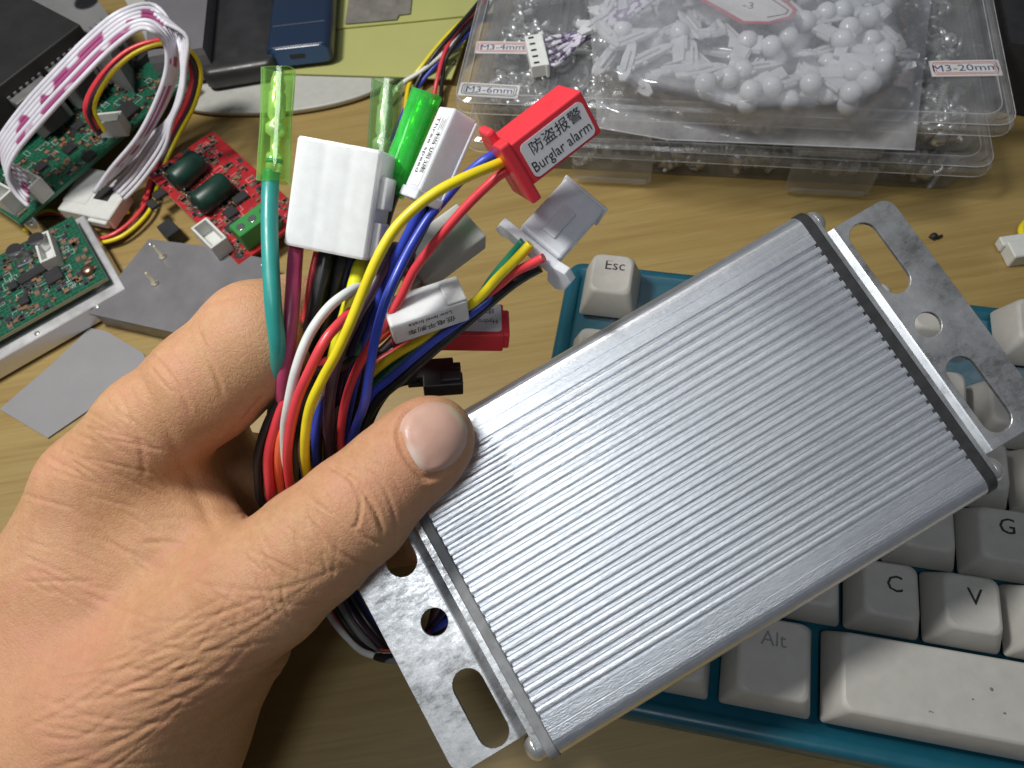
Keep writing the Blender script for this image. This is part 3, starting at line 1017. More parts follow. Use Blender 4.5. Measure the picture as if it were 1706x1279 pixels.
# ---- red burglar alarm connector
fr, lx, ly = FQ((888, 309), (1003, 220), (832, 255), 153, 153.5, 147.5)
r = lead('connector_lead', fr, 'bright red connector with a white sticker reading Burglar alarm')
hb = MB()
hb.box(fr, (0.2, 0, -10.2), (lx, ly, 0), 0.35, 2)
hb.box(fr, (-2.0, -3.2, -10.6), (0.3, ly + 0.9, 0.45), 0.5, 2)
hb.box(fr, (-2.0, ly + 0.2, -9.0), (-0.1, ly + 3.4, -3.2), 0.7, 2)
hb.build('housing', M_REDPL, r)
cv = MB()
cv.box(fr, (lx - .3, 1.0, -7.6), (lx + .04, ly - 1.0, -1.0))
cv.build('socket', M_CAV, r)
st = MB()
st.plate(fr, [rrect(lx * .075, ly * .07, lx * .945, ly * .86, 1.2)], 0.02, 0.1)
lbl = st.build('sticker', M_PAPER, r)
tx = MB()
ft = fr.sub(0, 0, 0.12)
tx.text(ft, '防盗报警', ly * .30, lx * .53, ly * .64, 0.015, 'CENTER', 0, 0.0, 1.1)
tx.text(ft, 'Burglar alarm', ly * .325, lx * .51, ly * .29, 0.015, 'CENTER', 0, 0.0, 0.86)
tx.build('lettering', M_INK, lbl)
wire(r, W_BLUE, [(838, 252, 156), (808, 266, 155), (770, 298, 157), (742, 330, 158), (715, 362, 157.5), (686, 408, 157), (662, 455, 156), (641, 505, 156), (626, 560, 157), (616, 615, 159), (606, 675, 164), (586, 731, 176), (575, 800, 189)], 1.05)
wire(r, W_YEL, [(842, 268, 154), (822, 276, 152), (780, 293, 150), (732, 317, 149), (690, 348, 149), (655, 385, 149.5), (628, 432, 150), (605, 485, 151), (583, 540, 152), (560, 590, 154), (538, 630, 156), (516, 680, 159), (508, 741, 165), (514, 794, 176), (540, 850, 190)], 1.12)
wire(r, W_RED, [(850, 282, 155), (828, 295, 155), (790, 330, 157), (755, 368, 159), (720, 410, 161), (690, 450, 163), (665, 500, 165), (640, 540, 166), (614, 580, 166), (590, 625, 168), (573, 680, 171), (568, 741, 178), (580, 810, 190)], 1.05)

# ---- white connector far right
fr, lx, ly = FQ((936, 432), (1012, 346), (866, 378), 164, 170, 164)
r = lead('connector_lead', fr, 'translucent white connector with flared flange and green, yellow and red wires, nearest the Esc key')
hb = MB()
hb.box(fr, (0, 0.3, -6.5), (lx, ly, 0), 0.6, 2)
hb.build('housing', M_NYLON2, r)
hb = MB()
hb.box(fr, (lx - 1.0, -.35, -6.9), (lx - .2, ly + .35, .3), .25, 2)
hb.box(fr, (lx * .15, ly * .36, -.2), (lx * .62, ly * .66, .45), .25, 2)
hb.build('moulded_rib', M_NYLON2, r)
fg = MB()
fo = [(-4.2, -4.5), (-2.6, -6.2), (-0.2, -5.6), (0.6, -2.4), (ly + 0.6, -2.4), (ly + 2.5, -3.4), (ly + 4.0, -2.6), (ly + 3.6, 0.3), (0.2, 0.8), (-2.4, 1.6), (-4.4, 0.0)]
f4 = Fr(fr(-2.4, 0, -2.8), fr.y, fr.z, fr.x)
fg.plate(f4, [[(a, b * 0.95 + 1.2) for a, b in fo]], 0, 2.2, 0.25)
fg.build('flange', M_NYLON2, r)
G0 = [(800, 498, 172), (760, 530, 175)]
wire(r, W_GRN, [(872, 402, 164), (848, 430, 167), (822, 462, 170), (796, 497, 175), (752, 534, 180), (700, 572, 182), (652, 610, 183), (612, 650, 185), (590, 720, 190), (580, 810, 197)], 1.05)
wire(r, W_YEL, [(884, 406, 162), (858, 434, 164), (828, 464, 168), (792, 502, 172), (747, 531, 174), (700, 566, 175), (646, 600, 177), (605, 640, 180), (585, 710, 187), (575, 800, 196)], 1.15)
wire(r, W_RED, [(906, 429, 162), (880, 442, 164), (854, 456, 167), (818, 486, 172), (770, 520, 176), (721, 549, 178), (673, 579, 179), (622, 608, 179), (600, 650, 181), (585, 720, 188), (578, 800, 196)], 1.1)
wire(r, W_BLK, [(900, 445, 170), (876, 458, 171), (848, 477, 172), (806, 512, 174), (740, 568, 176), (673, 627, 179), (625, 672, 182), (600, 730, 189), (592, 810, 197)], 1.3)
wire(r, W_BLUE, [(890, 440, 172), (840, 478, 173), (793, 516, 173), (726, 566, 175), (650, 630, 178), (615, 664, 181), (595, 725, 188), (585, 805, 197)], 1.0)

# ---- milky connector with the brake print
fr, lx, ly = FQ((650, 545), (780, 502), (662, 489), 163, 166, 167.5)
r = lead('connector_lead', fr, 'milky white connector with upside-down print on its lower side, above the dark red connector')
hb = MB()
hb.box(fr, (0, 0, -7.0), (lx, ly, 0), 0.6, 2)
hb.box(fr, (lx - 4.5, 0.5, -6.2), (lx + 0.0, ly - 0.5, 0.5), 0.4, 2)
hb.build('housing', M_NYLON, r)
cv = MB()
cv.box(fr, (lx - .3, 1.1, -6.0), (lx + .04, ly - 1.2, -1.2))
cv.build('socket', M_NYLON3, r)
tx = MB()
fb = Fr(fr(0, -0.03, 0), -fr.x, fr.z, fr.x.cross(fr.z) * -1)
fb = Fr(fr(0, -0.04, 0), fr.x, -fr.z * -1, None) if False else Fr(fr(lx * .78, -0.04, -0.6), -fr.x, -fr.z, -fr.y)
if fb.z.dot(-fr.y) < 0:
    fb = Fr(fb.o, fb.x, -fb.y)
tx.text(fb, 'Low level brake', 1.7, 0, 1.0 if fb.y.dot(fr.z) < 0 else -1.0, 0.02, sx=0.9)
tx.text(fb, '低电平刹车', 2.0, -0.6, 3.4 if fb.y.dot(fr.z) < 0 else -3.4, 0.02, sx=1.1)
tx.build('lettering', M_INK, r)
wire(r, W_BLK, [(665, 528, 168), (640, 540, 170), (610, 570, 172), (570, 610, 168), (520, 620, 165), (480, 652, 167), (451, 694, 170), (433, 744, 173), (430, 788, 176), (446, 850, 184)], 1.1)
wire(r, W_RED, [(665, 522, 169), (640, 545, 172), (590, 585, 171), (530, 610, 166), (480, 660, 167), (456, 719, 171), (447, 763, 174), (450, 813, 178), (458, 850, 186)], 1.2)

# ---- grey milky connector behind it
fr, lx, ly = FQ((706, 470), (811, 392), (658, 412), 178, 182, 180)
r = lead('connector_lead', fr, 'greyish white connector lying behind the red wire, above the milky printed connector')
hb = MB()
hb.box(fr, (0, 0, -7.0), (lx, ly, 0), 0.5, 2)
hb.box(fr, (-2.5, 1.0, -6.2), (0.2, ly - 1.0, -1.0), 0.4, 2)
hb.box(fr, (-1.0, -3.2, -5.0), (1.2, 0.2, -1.5), 0.4, 2)
hb.build('housing', M_NYLON3, r)
wire(r, W_WHT, [(690, 445, 181), (655, 455, 176), (612, 470, 166), (575, 490, 160), (545, 515, 158), (515, 558, 157.5), (494, 612, 158), (481, 670, 161), (474, 720, 167), (479, 780, 176), (500, 840, 189)], 1.1)
wire(r, W_RED, [(694, 440, 181), (650, 465, 176), (605, 500, 166), (566, 538, 158), (541, 568, 156), (516, 617, 156.5), (496, 664, 159), (483, 720, 164), (479, 770, 170), (487, 825, 180)], 1.15)
wire(r, W_PLUM, [(685, 425, 180), (655, 412, 166), (637, 448, 163), (618, 485, 162), (594, 528, 161.5), (570, 577, 162), (555, 628, 164), (547, 690, 168), (549, 756, 178), (560, 820, 190)], 1.3)
wire(r, W_NAVY, [(688, 432, 181), (648, 455, 170), (620, 500, 167), (598, 550, 168), (580, 600, 170), (566, 660, 173), (560, 740, 182), (562, 820, 192)], 1.2)

# ---- dark red connector underneath
fr, lx, ly = FQ((651, 556), (850, 559), (668, 503), 187, 189, 193)
r = lead('connector_lead', fr, 'dark red connector lying lowest, its white sticker upside down')
hb = MB()
hb.box(fr, (0, 0, -6.5), (lx - 1.5, ly, 0), 0.4, 2)
hb.box(fr, (lx - 2.2, 0.6, -6.0), (lx, ly - 1.4, -0.5), 0.5, 2)
hb.build('housing', M_REDPL, r)
st = MB()
st.plate(fr, [rrect(lx * .45, ly * .12, lx * .93, ly * .98, 1.0)], 0.02, 0.1)
lbl = st.build('sticker', M_PAPER, r)
tx = MB()
ft = Fr(fr(lx * .91, ly * .98, 0.12), -fr.x, -fr.y)
tx.text(ft, '电门锁', 2.6, 1.0, 2.0, 0.015)
tx.text(ft, 'Hydro motor', 1.9, 0.3, 5.6, 0.015)
tx.build('lettering', M_INK, lbl)
wire(r, W_ORG, [(658, 540, 192), (625, 570, 188), (570, 600, 180), (515, 640, 172), (482, 690, 170), (465, 747, 173), (467, 816, 181), (490, 870, 192)], 1.15)
wire(r, W_GRY, [(658, 560, 192), (625, 590, 188), (565, 610, 180), (520, 660, 173), (497, 710, 174), (492, 770, 179), (500, 840, 190)], 1.0)
wire(r, W_BLUE, [(655, 570, 192), (610, 600, 186), (570, 610, 176), (545, 630, 170), (528, 690, 170), (525, 740, 174), (530, 800, 186)], 1.05)

# ---- black two-pin connector
fr, lx, ly = FQ((705, 645), (772, 640), (700, 606), 196, 197, 199)
r = lead('connector_lead', fr, 'small black latching connector under the dark red connector')
hb = MB()
hb.box(fr, (0, 0, -6), (lx, ly * .55, 0), 0.35, 2)
hb.box(fr, (-4, ly * .45, -6), (lx * .8, ly * 1.25, -0.5), 0.35, 2)
hb.box(fr, (lx * .45, ly * .1, -.2), (lx * .95, ly * .5, 1.6), 0.3, 2)
hb.box(fr, (lx * .5, ly * .8, -5), (lx * .98, ly * 1.1, -1.5), 0.3, 2)
hb.build('housing', M_BLKPL, r)
wire(r, W_BLK, [(695, 632, 199), (660, 640, 195), (625, 668, 190), (602, 720, 190), (594, 800, 198)], 1.2)
wire(r, W_BLK, [(692, 612, 199), (655, 625, 195), (618, 655, 189), (590, 710, 188), (580, 800, 197)], 1.2)
wire(r, W_BLK, [(690, 606, 199), (640, 640, 192), (600, 640, 184), (575, 680, 180), (558, 760, 186), (560, 830, 195)], 1.3)
wire(r, W_BLK, [(688, 610, 199), (648, 650, 194), (622, 690, 190), (606, 740, 191), (600, 810, 198)], 1.0)
wire(r, W_BLUE, [(688, 616, 200), (640, 652, 192), (612, 690, 188), (598, 740, 189), (588, 810, 198)], .95)
wire(r, W_WHT, [(690, 596, 199), (620, 606, 187), (575, 600, 176), (548, 625, 169), (520, 690, 170), (502, 745, 175), (508, 810, 186)], 1.0)
wire(r, W_BLK, [(688, 598, 199), (610, 590, 184), (555, 590, 170), (512, 650, 167), (492, 710, 170), (476, 770, 177), (490, 840, 189)], 1.15)
wire(r, W_GRN, [(690, 604, 199), (630, 625, 188), (590, 640, 180), (562, 690, 176), (548, 750, 183), (552, 820, 193)], 1.0)
wire(r, W_GRY, [(690, 606, 199), (640, 600, 190), (600, 610, 182), (572, 660, 174), (558, 720, 178), (556, 800, 190)], 1.0)
wire(r, W_PLUM, [(690, 600, 199), (640, 610, 190), (600, 600, 180), (560, 640, 172), (535, 700, 172), (528, 770, 180), (540, 840, 192)], 1.2)
# ================================================================ desk
M_WOOD = Mat('oak_veneer', (0.42, 0.30, 0.15), 0.42)
wd = M_WOOD
def _rot(st, ang):
    mp = wd.N('ShaderNodeMapping'); mp.inputs['Rotation'].default_value = (0, 0, ang); mp.inputs['Scale'].default_value = st
    if wd.tc is None: wd.tc = wd.N('ShaderNodeTexCoord')
    wd.L(wd.tc.outputs['Object'], mp.inputs[0]); return mp.outputs[0]
def _wn(scale, st, det=5, rough=0.6, dist=0.0):
    n = wd.N('ShaderNodeTexNoise'); n.inputs['Scale'].default_value = scale; n.inputs['Detail'].default_value = det
    n.inputs['Roughness'].default_value = rough; n.inputs['Distortion'].default_value = dist
    wd.L(_rot(st, 0.13), n.inputs['Vector']); return n.outputs['Fac']
g1 = _wn(14, (0.35, 6, 1), 5, 0.6, 0.6)
g2 = _wn(30, (0.5, 14, 1), 6, 0.7, 0.3)
g3 = _wn(9, (1, 1.6, 1), 3, 0.5)
wcol = wd.ramp(g1, [(0.30, (0.265, 0.177, 0.056, 1)), (0.5, (0.335, 0.234, 0.079, 1)), (0.72, (0.385, 0.28, 0.104, 1))])
wcol = wd.mix(0.38, wcol, wd.ramp(g2, [(0.35, (0.26, 0.165, 0.06, 1)), (0.6, (0.38, 0.283, 0.108, 1))]))
wcol = wd.mix(wd.ramp(g3, [(0.56, 0.0), (0.72, 0.45)]), wcol, (0.27, 0.165, 0.06, 1))
g4 = _wn(70, (0.35, 22, 1), 4, 0.7, 0.2)
wcol = wd.mix(wd.ramp(g4, [(0.56, 0.0), (0.68, 0.45)]), wcol, (0.20, 0.12, 0.045, 1))
wd.L(wcol, wd.b.inputs['Base Color'])
wd.L(wd.ramp(g2, [(0.3, 0.34), (0.7, 0.5)]), wd.b.inputs['Roughness'])
wd.bump(g2, 0.12, 0.15)
M_WOOD = wd.m
dk = MB()
dk.box(WORLD, (-700, -160, -28), (700, 1000, 0), 2.0, 2)
tag(dk.build('desk', M_WOOD), 'pale oak veneer desk top under everything', None, None, 'structure')
fk = Fr(at(1561, 396, 0), (1, 0.1, 0), (0, 1, 0))
ck = MB()
ck.tube([fk(-2.4, 0, .5), fk(-1.2, .5, .9), fk(0, -.3, .7), fk(1.8, .2, .5)], [1.1, 1.3, .6, .4], 8)
tag(ck.build('crumb', M_INK, None, fk), 'tiny dark crumb lying on the bare desk above the steel tab', 'crumb')

# ================================================================ keyboard
M_TEAL = plastic('teal_keyboard_case', (0.010, 0.09, 0.135), 0.33)
M_KEY = plastic('warm_white_keycap', (0.43, 0.415, 0.385), 0.5)
_kr = -0.34588
FK = Fr((30.77, 150.44, 0), (math.cos(_kr), math.sin(_kr), 0), (-math.sin(_kr), math.cos(_kr), 0))
U = 19.05
kb = thing('keyboard', FK, 'teal mechanical keyboard with worn off-white keys under the silver controller', 'keyboard')
cs = MB()
x0, x1, y0, y1 = -0.30 * U, 15.35 * U, -7.02 * U, 0.13 * U
cs.loft([[FK(x, y, z) for x, y in rrect(x0 + q, y0 + q, x1 - q, y1 - q, max(5 - q, 1.5), 6)] for q, z in ((2.0, 1.0), (0.6, 3.0), (0, 8), (0, 20.2), (0.5, 21.3), (1.6, 21.8), (3.6, 21.8), (4.4, 19.6))], True)
cs.build('case', M_TEAL, kb)
R_Y = [(0, 1), (1.45, 2.45), (2.45, 3.45), (3.45, 4.45), (4.45, 5.45), (5.47, 6.68)]
prof_cache = {}
def keycap(wu, row):
    k = (wu, row)
    if k in prof_cache:
        return prof_cache[k]
    hu = (R_Y[row][1] - R_Y[row][0]) * U
    wv = wu * U
    b = (0.55, wv - 0.55, -hu + 0.55, -0.55)
    zt = {0: 33.0, 1: 32.8, 2: 31.6, 3: 31.0, 4: 31.4, 5: 32.2}[row]
    tilt = {0: 0.06, 1: 0.05, 2: 0.02, 3: 0.0, 4: -0.03, 5: -0.03}[row]
    mb = MB()
    rings = []
    for q, z in ((0.0, 22.4), (0.15, 23.6), (2.3, 31.2), (2.75, 31.8), (3.3, 32.0)):
        sc = (z - 22.4) / (32 - 22.4)
        fq = q * (0.86 if row != 5 else 0.75)
        ring = []
        for (x, y) in rrect(b[0] + q, b[2] + fq * 1.15, b[1] - q, b[3] - fq * 0.75, 1.0 + q * 0.55, 4):
            ring.append((x, y, 22.4 + (zt - 22.4) * sc + tilt * (y + hu / 2) * sc * (1 if z > 25 else 0)))
        rings.append(ring)
    mb.loft(rings, True, False)
    # dished top
    top = rings[-1]
    cxm, cym = wv / 2, -hu / 2 + 0.4
    k0 = len(mb.v)
    n = len(top)
    inner = []
    for f, dz in ((0.72, -0.14), (0.38, -0.26)):
        rg = [(cxm + (p[0] - cxm) * f, cym + (p[1] - cym) * f, p[2] + dz + (tilt * ((cym + (p[1] - cym) * f) - p[1]))) for p in top]
        inner.append(rg)
    mb.loft([top] + inner, True, False)
    mb.add(inner[-1], [tuple(range(n))], True)
    me = mb.mesh('keycap', WORLD)
    me.materials.append(M_KEY)
    prof_cache[k] = (me, zt, hu, wv)
    return prof_cache[k]
def key(u0, row, wu=1.0, legend=None, dx=0.42, dy=0.40, size=4.6, tilt=0.0):
    me, zt, hu, wv = keycap(wu, row)
    o = bpy.data.objects.new('keycap', me)
    COL.objects.link(o)
    o.parent = kb
    f = FK.sub(u0 * U, -R_Y[row][0] * U, 0, tilt)
    FR[o] = f
    mm = FK.M().inverted() @ f.M(); mm.translation = mm.translation * S
    o.matrix_local = mm
    if legend:
        t = MB()
        t.text(f, legend, size, wv * dx, -hu * dy, 0.02)
        for v in t.v:
            q = f.M().inverted() @ v
            tl = {0: 0.06, 1: 0.05, 2: 0.02, 3: 0.0, 4: -0.03, 5: -0.03}[row]
            v += f.z * (zt + tl * (q.y + hu / 2) - 0.16)
        t.build('legend', M_INK if legend != 'Alt' else Mat('worn_legend', (0.2, 0.2, 0.2), 0.6).m, o)
    return o
key(0, 0, legend='Esc', dx=.36, dy=.32, size=5.0)
for i in range(4): key(2 + i, 0)
for i in range(3): key(6.5 + i, 0)
for i in range(9): key(i, 1, legend='6' if i == 6 else None, dx=.3, dy=.4, tilt=0.0)
key(0, 2, 1.5)
for i in range(8): key(1.5 + i, 2)
key(0, 3, 1.75)
for i in range(8): key(1.75 + i, 3, legend={4: 'G'}.get(i), dx=.40, dy=.36, size=6)
key(0, 4, 2.25)
for i in range(7): key(2.25 + i, 4, legend={2: 'C', 3: 'V'}.get(i), dx=.44, dy=.40, size=6)
for i in range(2): key(i * 1.25 + 0.12, 5, 1.25)
key(2.70, 5, 1.20, legend='Alt', dx=.36, dy=.30, size=5.0)
sb = key(3.97, 5, 6.15)
sm_ = MB()
fs_ = Fr(at(1546, 1192, 32.2), FK.x, FK.y)
sm_.text(fs_, 'R', 3.0, 0, 0, 0.02)
for qx, qy, qr in ((1556, 1154, .35), (1621, 1165, .3), (1674, 1189, .5), (1652, 1148, .4)):
    sm_.lathe(Fr(at(qx, qy, 31.98), FK.x, FK.y), [(qr, 0), (qr * .7, .05)], 9)
sm_.build('scuff_marks', Mat('grime', (0.18, 0.16, 0.12), 0.7).m, sb)

# ================================================================ stacked clear parts boxes
M_CLEAR = clear('clear_polystyrene', (0.97, 0.975, 0.975, 1), 0.09, 0.12, (0.72, 0.73, 0.76, 1))
M_CLEAR2 = clear('clear_lid_plastic', (0.97, 0.975, 0.98, 1), 0.11, 0.09, (0.72, 0.73, 0.76, 1))
M_RIM = clear('clear_rim_plastic', (0.96, 0.965, 0.97, 1), 0.22, 0.1, (0.72, 0.73, 0.76, 1))
M_EDGEP = clear('edge_glint_plastic', (0.96, 0.97, 0.98, 1), 0.55, 0.1, (0.85, 0.86, 0.88, 1))
M_REDINK = Mat('red_ink', (0.45, 0.06, 0.05), 0.6).m
M_BLUEINK = Mat('blue_pen_ink', (0.05, 0.08, 0.2), 0.6).m
M_LBL = Mat('paper_label', (0.62, 0.61, 0.60), 0.6).vary(120, 0.04).m
_bl, _br = at(752, 168, 38), at(1702, 208, 38)
FBX = Fr((_bl.x, _bl.y, 0), V((_br.x - _bl.x, _br.y - _bl.y, 0)), V((-( _br.y - _bl.y), _br.x - _bl.x, 0)))
BW, BD, BH = (_br - _bl).length, 128.0, 19.0
NC = 6
def parts_box(z0, label, dx):
    f = FBX.sub(dx, 0, z0)
    b = thing('parts_box', f, label, 'storage box', 'clear boxes of screws')
    tr = MB()
    ins = 5.0
    def wall(q0, q1, za, zb, mm):
        o0 = [rrect(q, q, BW - q, BD - q, 5, 4) for q in (q0, q1)]
        mm.loft([[f(x, y, za) for x, y in o0[0]], [f(x, y, zb) for x, y in o0[1]]], False, False)
    wall(ins + 1.2, ins - .4, 0.6, BH - 4.2, tr)
    wall(ins + 2.4, ins + 0.8, 1.8, BH - 4.2, tr)
    tr.prism(f, rrect(ins + 1.2, ins + 1.2, BW - ins - 1.2, BD - ins - 1.2, 5, 4), 0.6, 1.6)
    rim = [rrect(q, q, BW - q, BD - q, 6, 4) for q in (0.6, ins - .6)]
    tr.build('tray', M_CLEAR, b)
    for i in range(1, NC):
        d = MB()
        xx = ins + (BW - 2 * ins) * i / NC
        d.box(f, (xx - .6, ins + 1.4, 1.7), (xx + .6, BD - ins - 1.4, BH - 4.6))
        d.build('divider', M_CLEAR, b)
    for j in range(1, 4):
        d = MB()
        yy = ins + (BD - 2 * ins) * j / 4
        d.box(f, (ins + 1.4, yy - .6, 1.7), (BW - ins - 1.4, yy + .6, BH - 5.2))
        d.build('divider', M_CLEAR, b)
    ld = MB()
    wall(0.5, 0.0, BH - 5.6, BH - 3.4, ld)
    wall(0.0, 0.9, BH - 3.4, BH - 0.9, ld)
    wall(0.9, 2.0, BH - 0.9, BH - 0.15, ld)
    lrim = ld
    ld = MB()
    lrim.loft([[f(x, y, BH - .15) for x, y in rrect(q, q, BW - q, BD - q, 6, 4)] for q in (2.0, 4.4)], False, False)
    lrim.loft([[f(x, y, z) for x, y in rrect(q, q, BW - q, BD - q, 6, 4)] for q, z in ((4.4, BH - .15), (4.8, BH - .7))], False, False)
    ld.prism(f, rrect(4.8, 4.8, BW - 4.8, BD - 4.8, 6, 4), BH - 1.5, BH - .7)
    lid = ld.build('lid', M_CLEAR2, b)
    lrim.build('lid_rim', M_RIM, lid)
    eg = MB()
    for q, z in ((.5, BH - .9), (.1, BH - 5.4), (4.4, BH - .1)):
        ol = [f(x, y, z) for x, y in rrect(q, q, BW - q, BD - q, 6, 4)]
        eg.tube(ol + ol[:1], .16, 5, False, 1)
    eg.build('painted_edge_glint', M_EDGEP, lid)  # thin pale lines: the glint along the lid edges put into the colour
    rb = MB()
    for i in range(1, NC):
        xx = ins + (BW - 2 * ins) * i / NC
        rb.box(f, (xx - 1.6, 7, BH - .7), (xx - 1.2, BD - 7, BH - .35))
        rb.box(f, (xx + 1.2, 7, BH - .7), (xx + 1.6, BD - 7, BH - .35))
    rb.build('lid_rib', M_CLEAR2, lid)
    for fx in (0.30, 0.72):
        l = MB()
        l.box(f, (BW * fx - 15, -1.6, 3.0), (BW * fx + 15, 0.4, BH - 3.2), 0.6, 2)
        l.box(f, (BW * fx - 13, -2.4, 3.2), (BW * fx + 13, -1.5, 5.2), 0.4, 2)
        l.build('latch', M_CLEAR2, b)
    return b, f, lid
bx1, f1, lid1 = parts_box(0.0, 'lower of the two stacked clear boxes, resting on the desk', 1.5)
bx2, f2, lid2 = parts_box(BH, 'upper of the two stacked clear boxes, with handwritten labels on its lid', 0.0)
def lid_label(px0, py0, px1, py1, txt, hh, mat_line, ink, ht):
    a, b = at(px0, py0, 2 * BH + .1), at(px1, py1, 2 * BH + .1)
    f = Fr(a, b - a, V((0, 0, 1)).cross(b - a))
    w_ = (b - a).length
    m1 = MB(); m1.plate(f, [rrect(0, 0, w_, hh, .3)], -0.6, -0.3)
    pl = m1.build('label', M_LBL, lid2)
    m2 = MB()
    m2.plate(f, [rrect(.9, .8, w_ - .9, hh - .8, 1.2), rrect(1.15, 1.05, w_ - 1.15, hh - 1.05, 1.0)], -0.29, -0.25)
    m2.plate(f, [rrect(1.7, 1.5, w_ - 1.7, hh - 1.5, .8), rrect(1.9, 1.7, w_ - 1.9, hh - 1.7, .7)], -0.29, -0.25)
    m2.build('printed_frame', mat_line, pl)
    m3 = MB(); m3.text(f.sub(0, 0, -.27), txt, ht, w_ / 2, hh / 2, 0.02, 'CENTER', 0.02, 0.0, 1.2)
    m3.build('handwriting', ink, pl)
lid_label(1554, 126, 1672, 124, 'M3-20mm', 7.6, M_REDINK, M_BLUEINK, 4.4)
lid_label(762, 157, 862, 163, 'M3-6mm', 6.6, M_INK, M_BLUEINK, 4.0)
lid_label(790, 87, 880, 88, 'M3-4mm', 6.4, M_REDINK, M_BLUEINK, 3.8)
# loose screws and washers, one object each
def screw_mesh(L_, kind):
    mb = MB()
    if kind == 'washer':
        mb.lathe(WORLD, [(1.7, 0), (3.4, 0), (3.4, .6), (1.7, .6), (1.7, 0)], 14, False)
    elif kind == 'nut':
        mb.prism(WORLD, ngon(0, 0, 3.0, 6), 0, 2.2)
        mb.lathe(WORLD.sub(0, 0, 2.2), [(1.6, .01), (1.4, .05)], 10)
    else:
        mb.lathe(WORLD, [(.6, .9), (1.0, 1.9), (2.0, 1.7), (2.7, .9), (2.8, 0), (1.4, 0)], 10)
        prof = []
        k = int(L_ / 0.9)
        for i in range(k):
            prof += [(1.42, -i * .9), (1.15, -i * .9 - .45)]
        prof += [(.9, -L_)]
        mb.lathe(WORLD, prof, 7, False)
    me = mb.mesh('screw' if kind == 'screw' else kind, WORLD)
    me.materials.append(M_CHROME)
    return me
MS = {6: screw_mesh(6, 'screw'), 10: screw_mesh(10, 'screw'), 16: screw_mesh(16, 'screw')}
MWA, MNU = screw_mesh(0, 'washer'), screw_mesh(0, 'nut')
rs = random.Random(5)
ORD = ['first', 'second', 'third', 'fourth', 'fifth', 'last']
ROWS = ['front row', 'second row', 'third row', 'back row']
def strew(f, ci, rj, n, kinds, ztop, where):
    spot = '%s compartment, %s of the %s clear box' % (ORD[ci], ROWS[rj], where)
    cw, cd = (BW - 10) / NC, (BD - 10) / 4
    for _ in range(n):
        k = rs.choice(kinds)
        Lh = {6: 4, 10: 6, 16: 9}.get(k, 3.5)
        px_ = 5 + ci * cw + rs.uniform(Lh + 1.5, cw - Lh - 1.5)
        py_ = 5 + rj * cd + rs.uniform(Lh * .7 + 1.5, cd - Lh * .7 - 1.5)
        pz = 2.6 + rs.random() ** 1.6 * ztop
        a, el = rs.uniform(0, 6.28), rs.gauss(0, 0.35)
        ax = V((math.cos(a) * math.cos(el), math.sin(a) * math.cos(el), math.sin(el)))
        if isinstance(k, int):
            me, nm = MS[k], 'screw'
            lb = ('short' if k < 16 else 'long') + ' bright steel screw in the ' + spot
            ca = 'screw'
            zax = f.x * ax.x + f.y * ax.y + f.z * ax.z
            o_ = f(px_, py_, pz) + zax * (k / 2 - 1)
            yv = zax.orthogonal()
            fr = Fr(o_, yv, zax.cross(yv))
        else:
            me = MWA if k == 'washer' else MNU
            nm, ca = k, k
            lb = ('flat steel washer' if k == 'washer' else 'hex steel nut') + ' in the ' + spot
            t = rs.uniform(0, .7)
            zax = V((math.sin(t) * math.cos(a), math.sin(t) * math.sin(a), math.cos(t)))
            yv = zax.orthogonal()
            fr = Fr(f(px_, py_, pz), yv, zax.cross(yv))
        o = bpy.data.objects.new(nm, me)
        COL.objects.link(o)
        place(o, fr)
        tag(o, lb, ca, lb.replace('screw in', 'screws in').replace('washer in', 'washers in').replace('nut in', 'nuts in'))
for ci in range(NC):
    for rj in range(4):
        n = 20 if rj == 0 else (14 if rj == 1 else 8)
        if 2 <= ci <= 4: n = 8 if rj == 0 else 2
        strew(f2, ci, rj, n, [[6], [6, 10], [10], [10], [16, 16, 10], [16]][ci] , 7.5, 'upper')
    strew(f1, ci, 0, 13, [['nut', 'washer'], [10, 'washer'], [16, 'washer', 10], [16, 10], [10, 'washer', 'nut'], ['washer', 'nut', 10]][ci], 7.0, 'lower')

# beyond the screws one can pick out, the bottom of every compartment is a dense dark litter of them
M_DULL = Mat('dull_screw_metal', (0.5, 0.5, 0.5), 0.34, 0.7).rvar(400, 0.25, 0.5).m
for f_, w_, nl_ in ((f2, 'upper', 58), (f1, 'lower', 80)):
    lit = MB()
    for ci in range(NC):
        for rj in range(4 if w_ == 'upper' else 2):
            cw, cd = (BW - 10) / NC, (BD - 10) / 4
            for _ in range(nl_):
                a = rs.uniform(0, 6.28)
                Ls = rs.choice((5, 7, 9, 12))
                px_ = 5 + ci * cw + rs.uniform(7, cw - 7); py_ = 5 + rj * cd + rs.uniform(4.5 if w_ == 'lower' else 6, cd - 7)
                zx = f_.x * math.cos(a) + f_.y * math.sin(a) + f_.z * rs.gauss(0, .25)
                o_ = f_(px_, py_, 3.0 + rs.random() * (4.5 if w_ == 'upper' else 7.5)) + zx.normalized() * Ls / 2
                ff = Fr(o_, zx.orthogonal(), zx.cross(zx.orthogonal()))
                lit.lathe(ff, [(.8, 1.8), (2.4, 1.2), (2.8, 0), (1.3, -.05), (1.25, -Ls)], 7)
    tag(lit.build('loose_screws', M_DULL, None, f_), 'dark litter of loose screws covering the bottom of the %s clear box' % w_, 'screws', None, 'stuff')

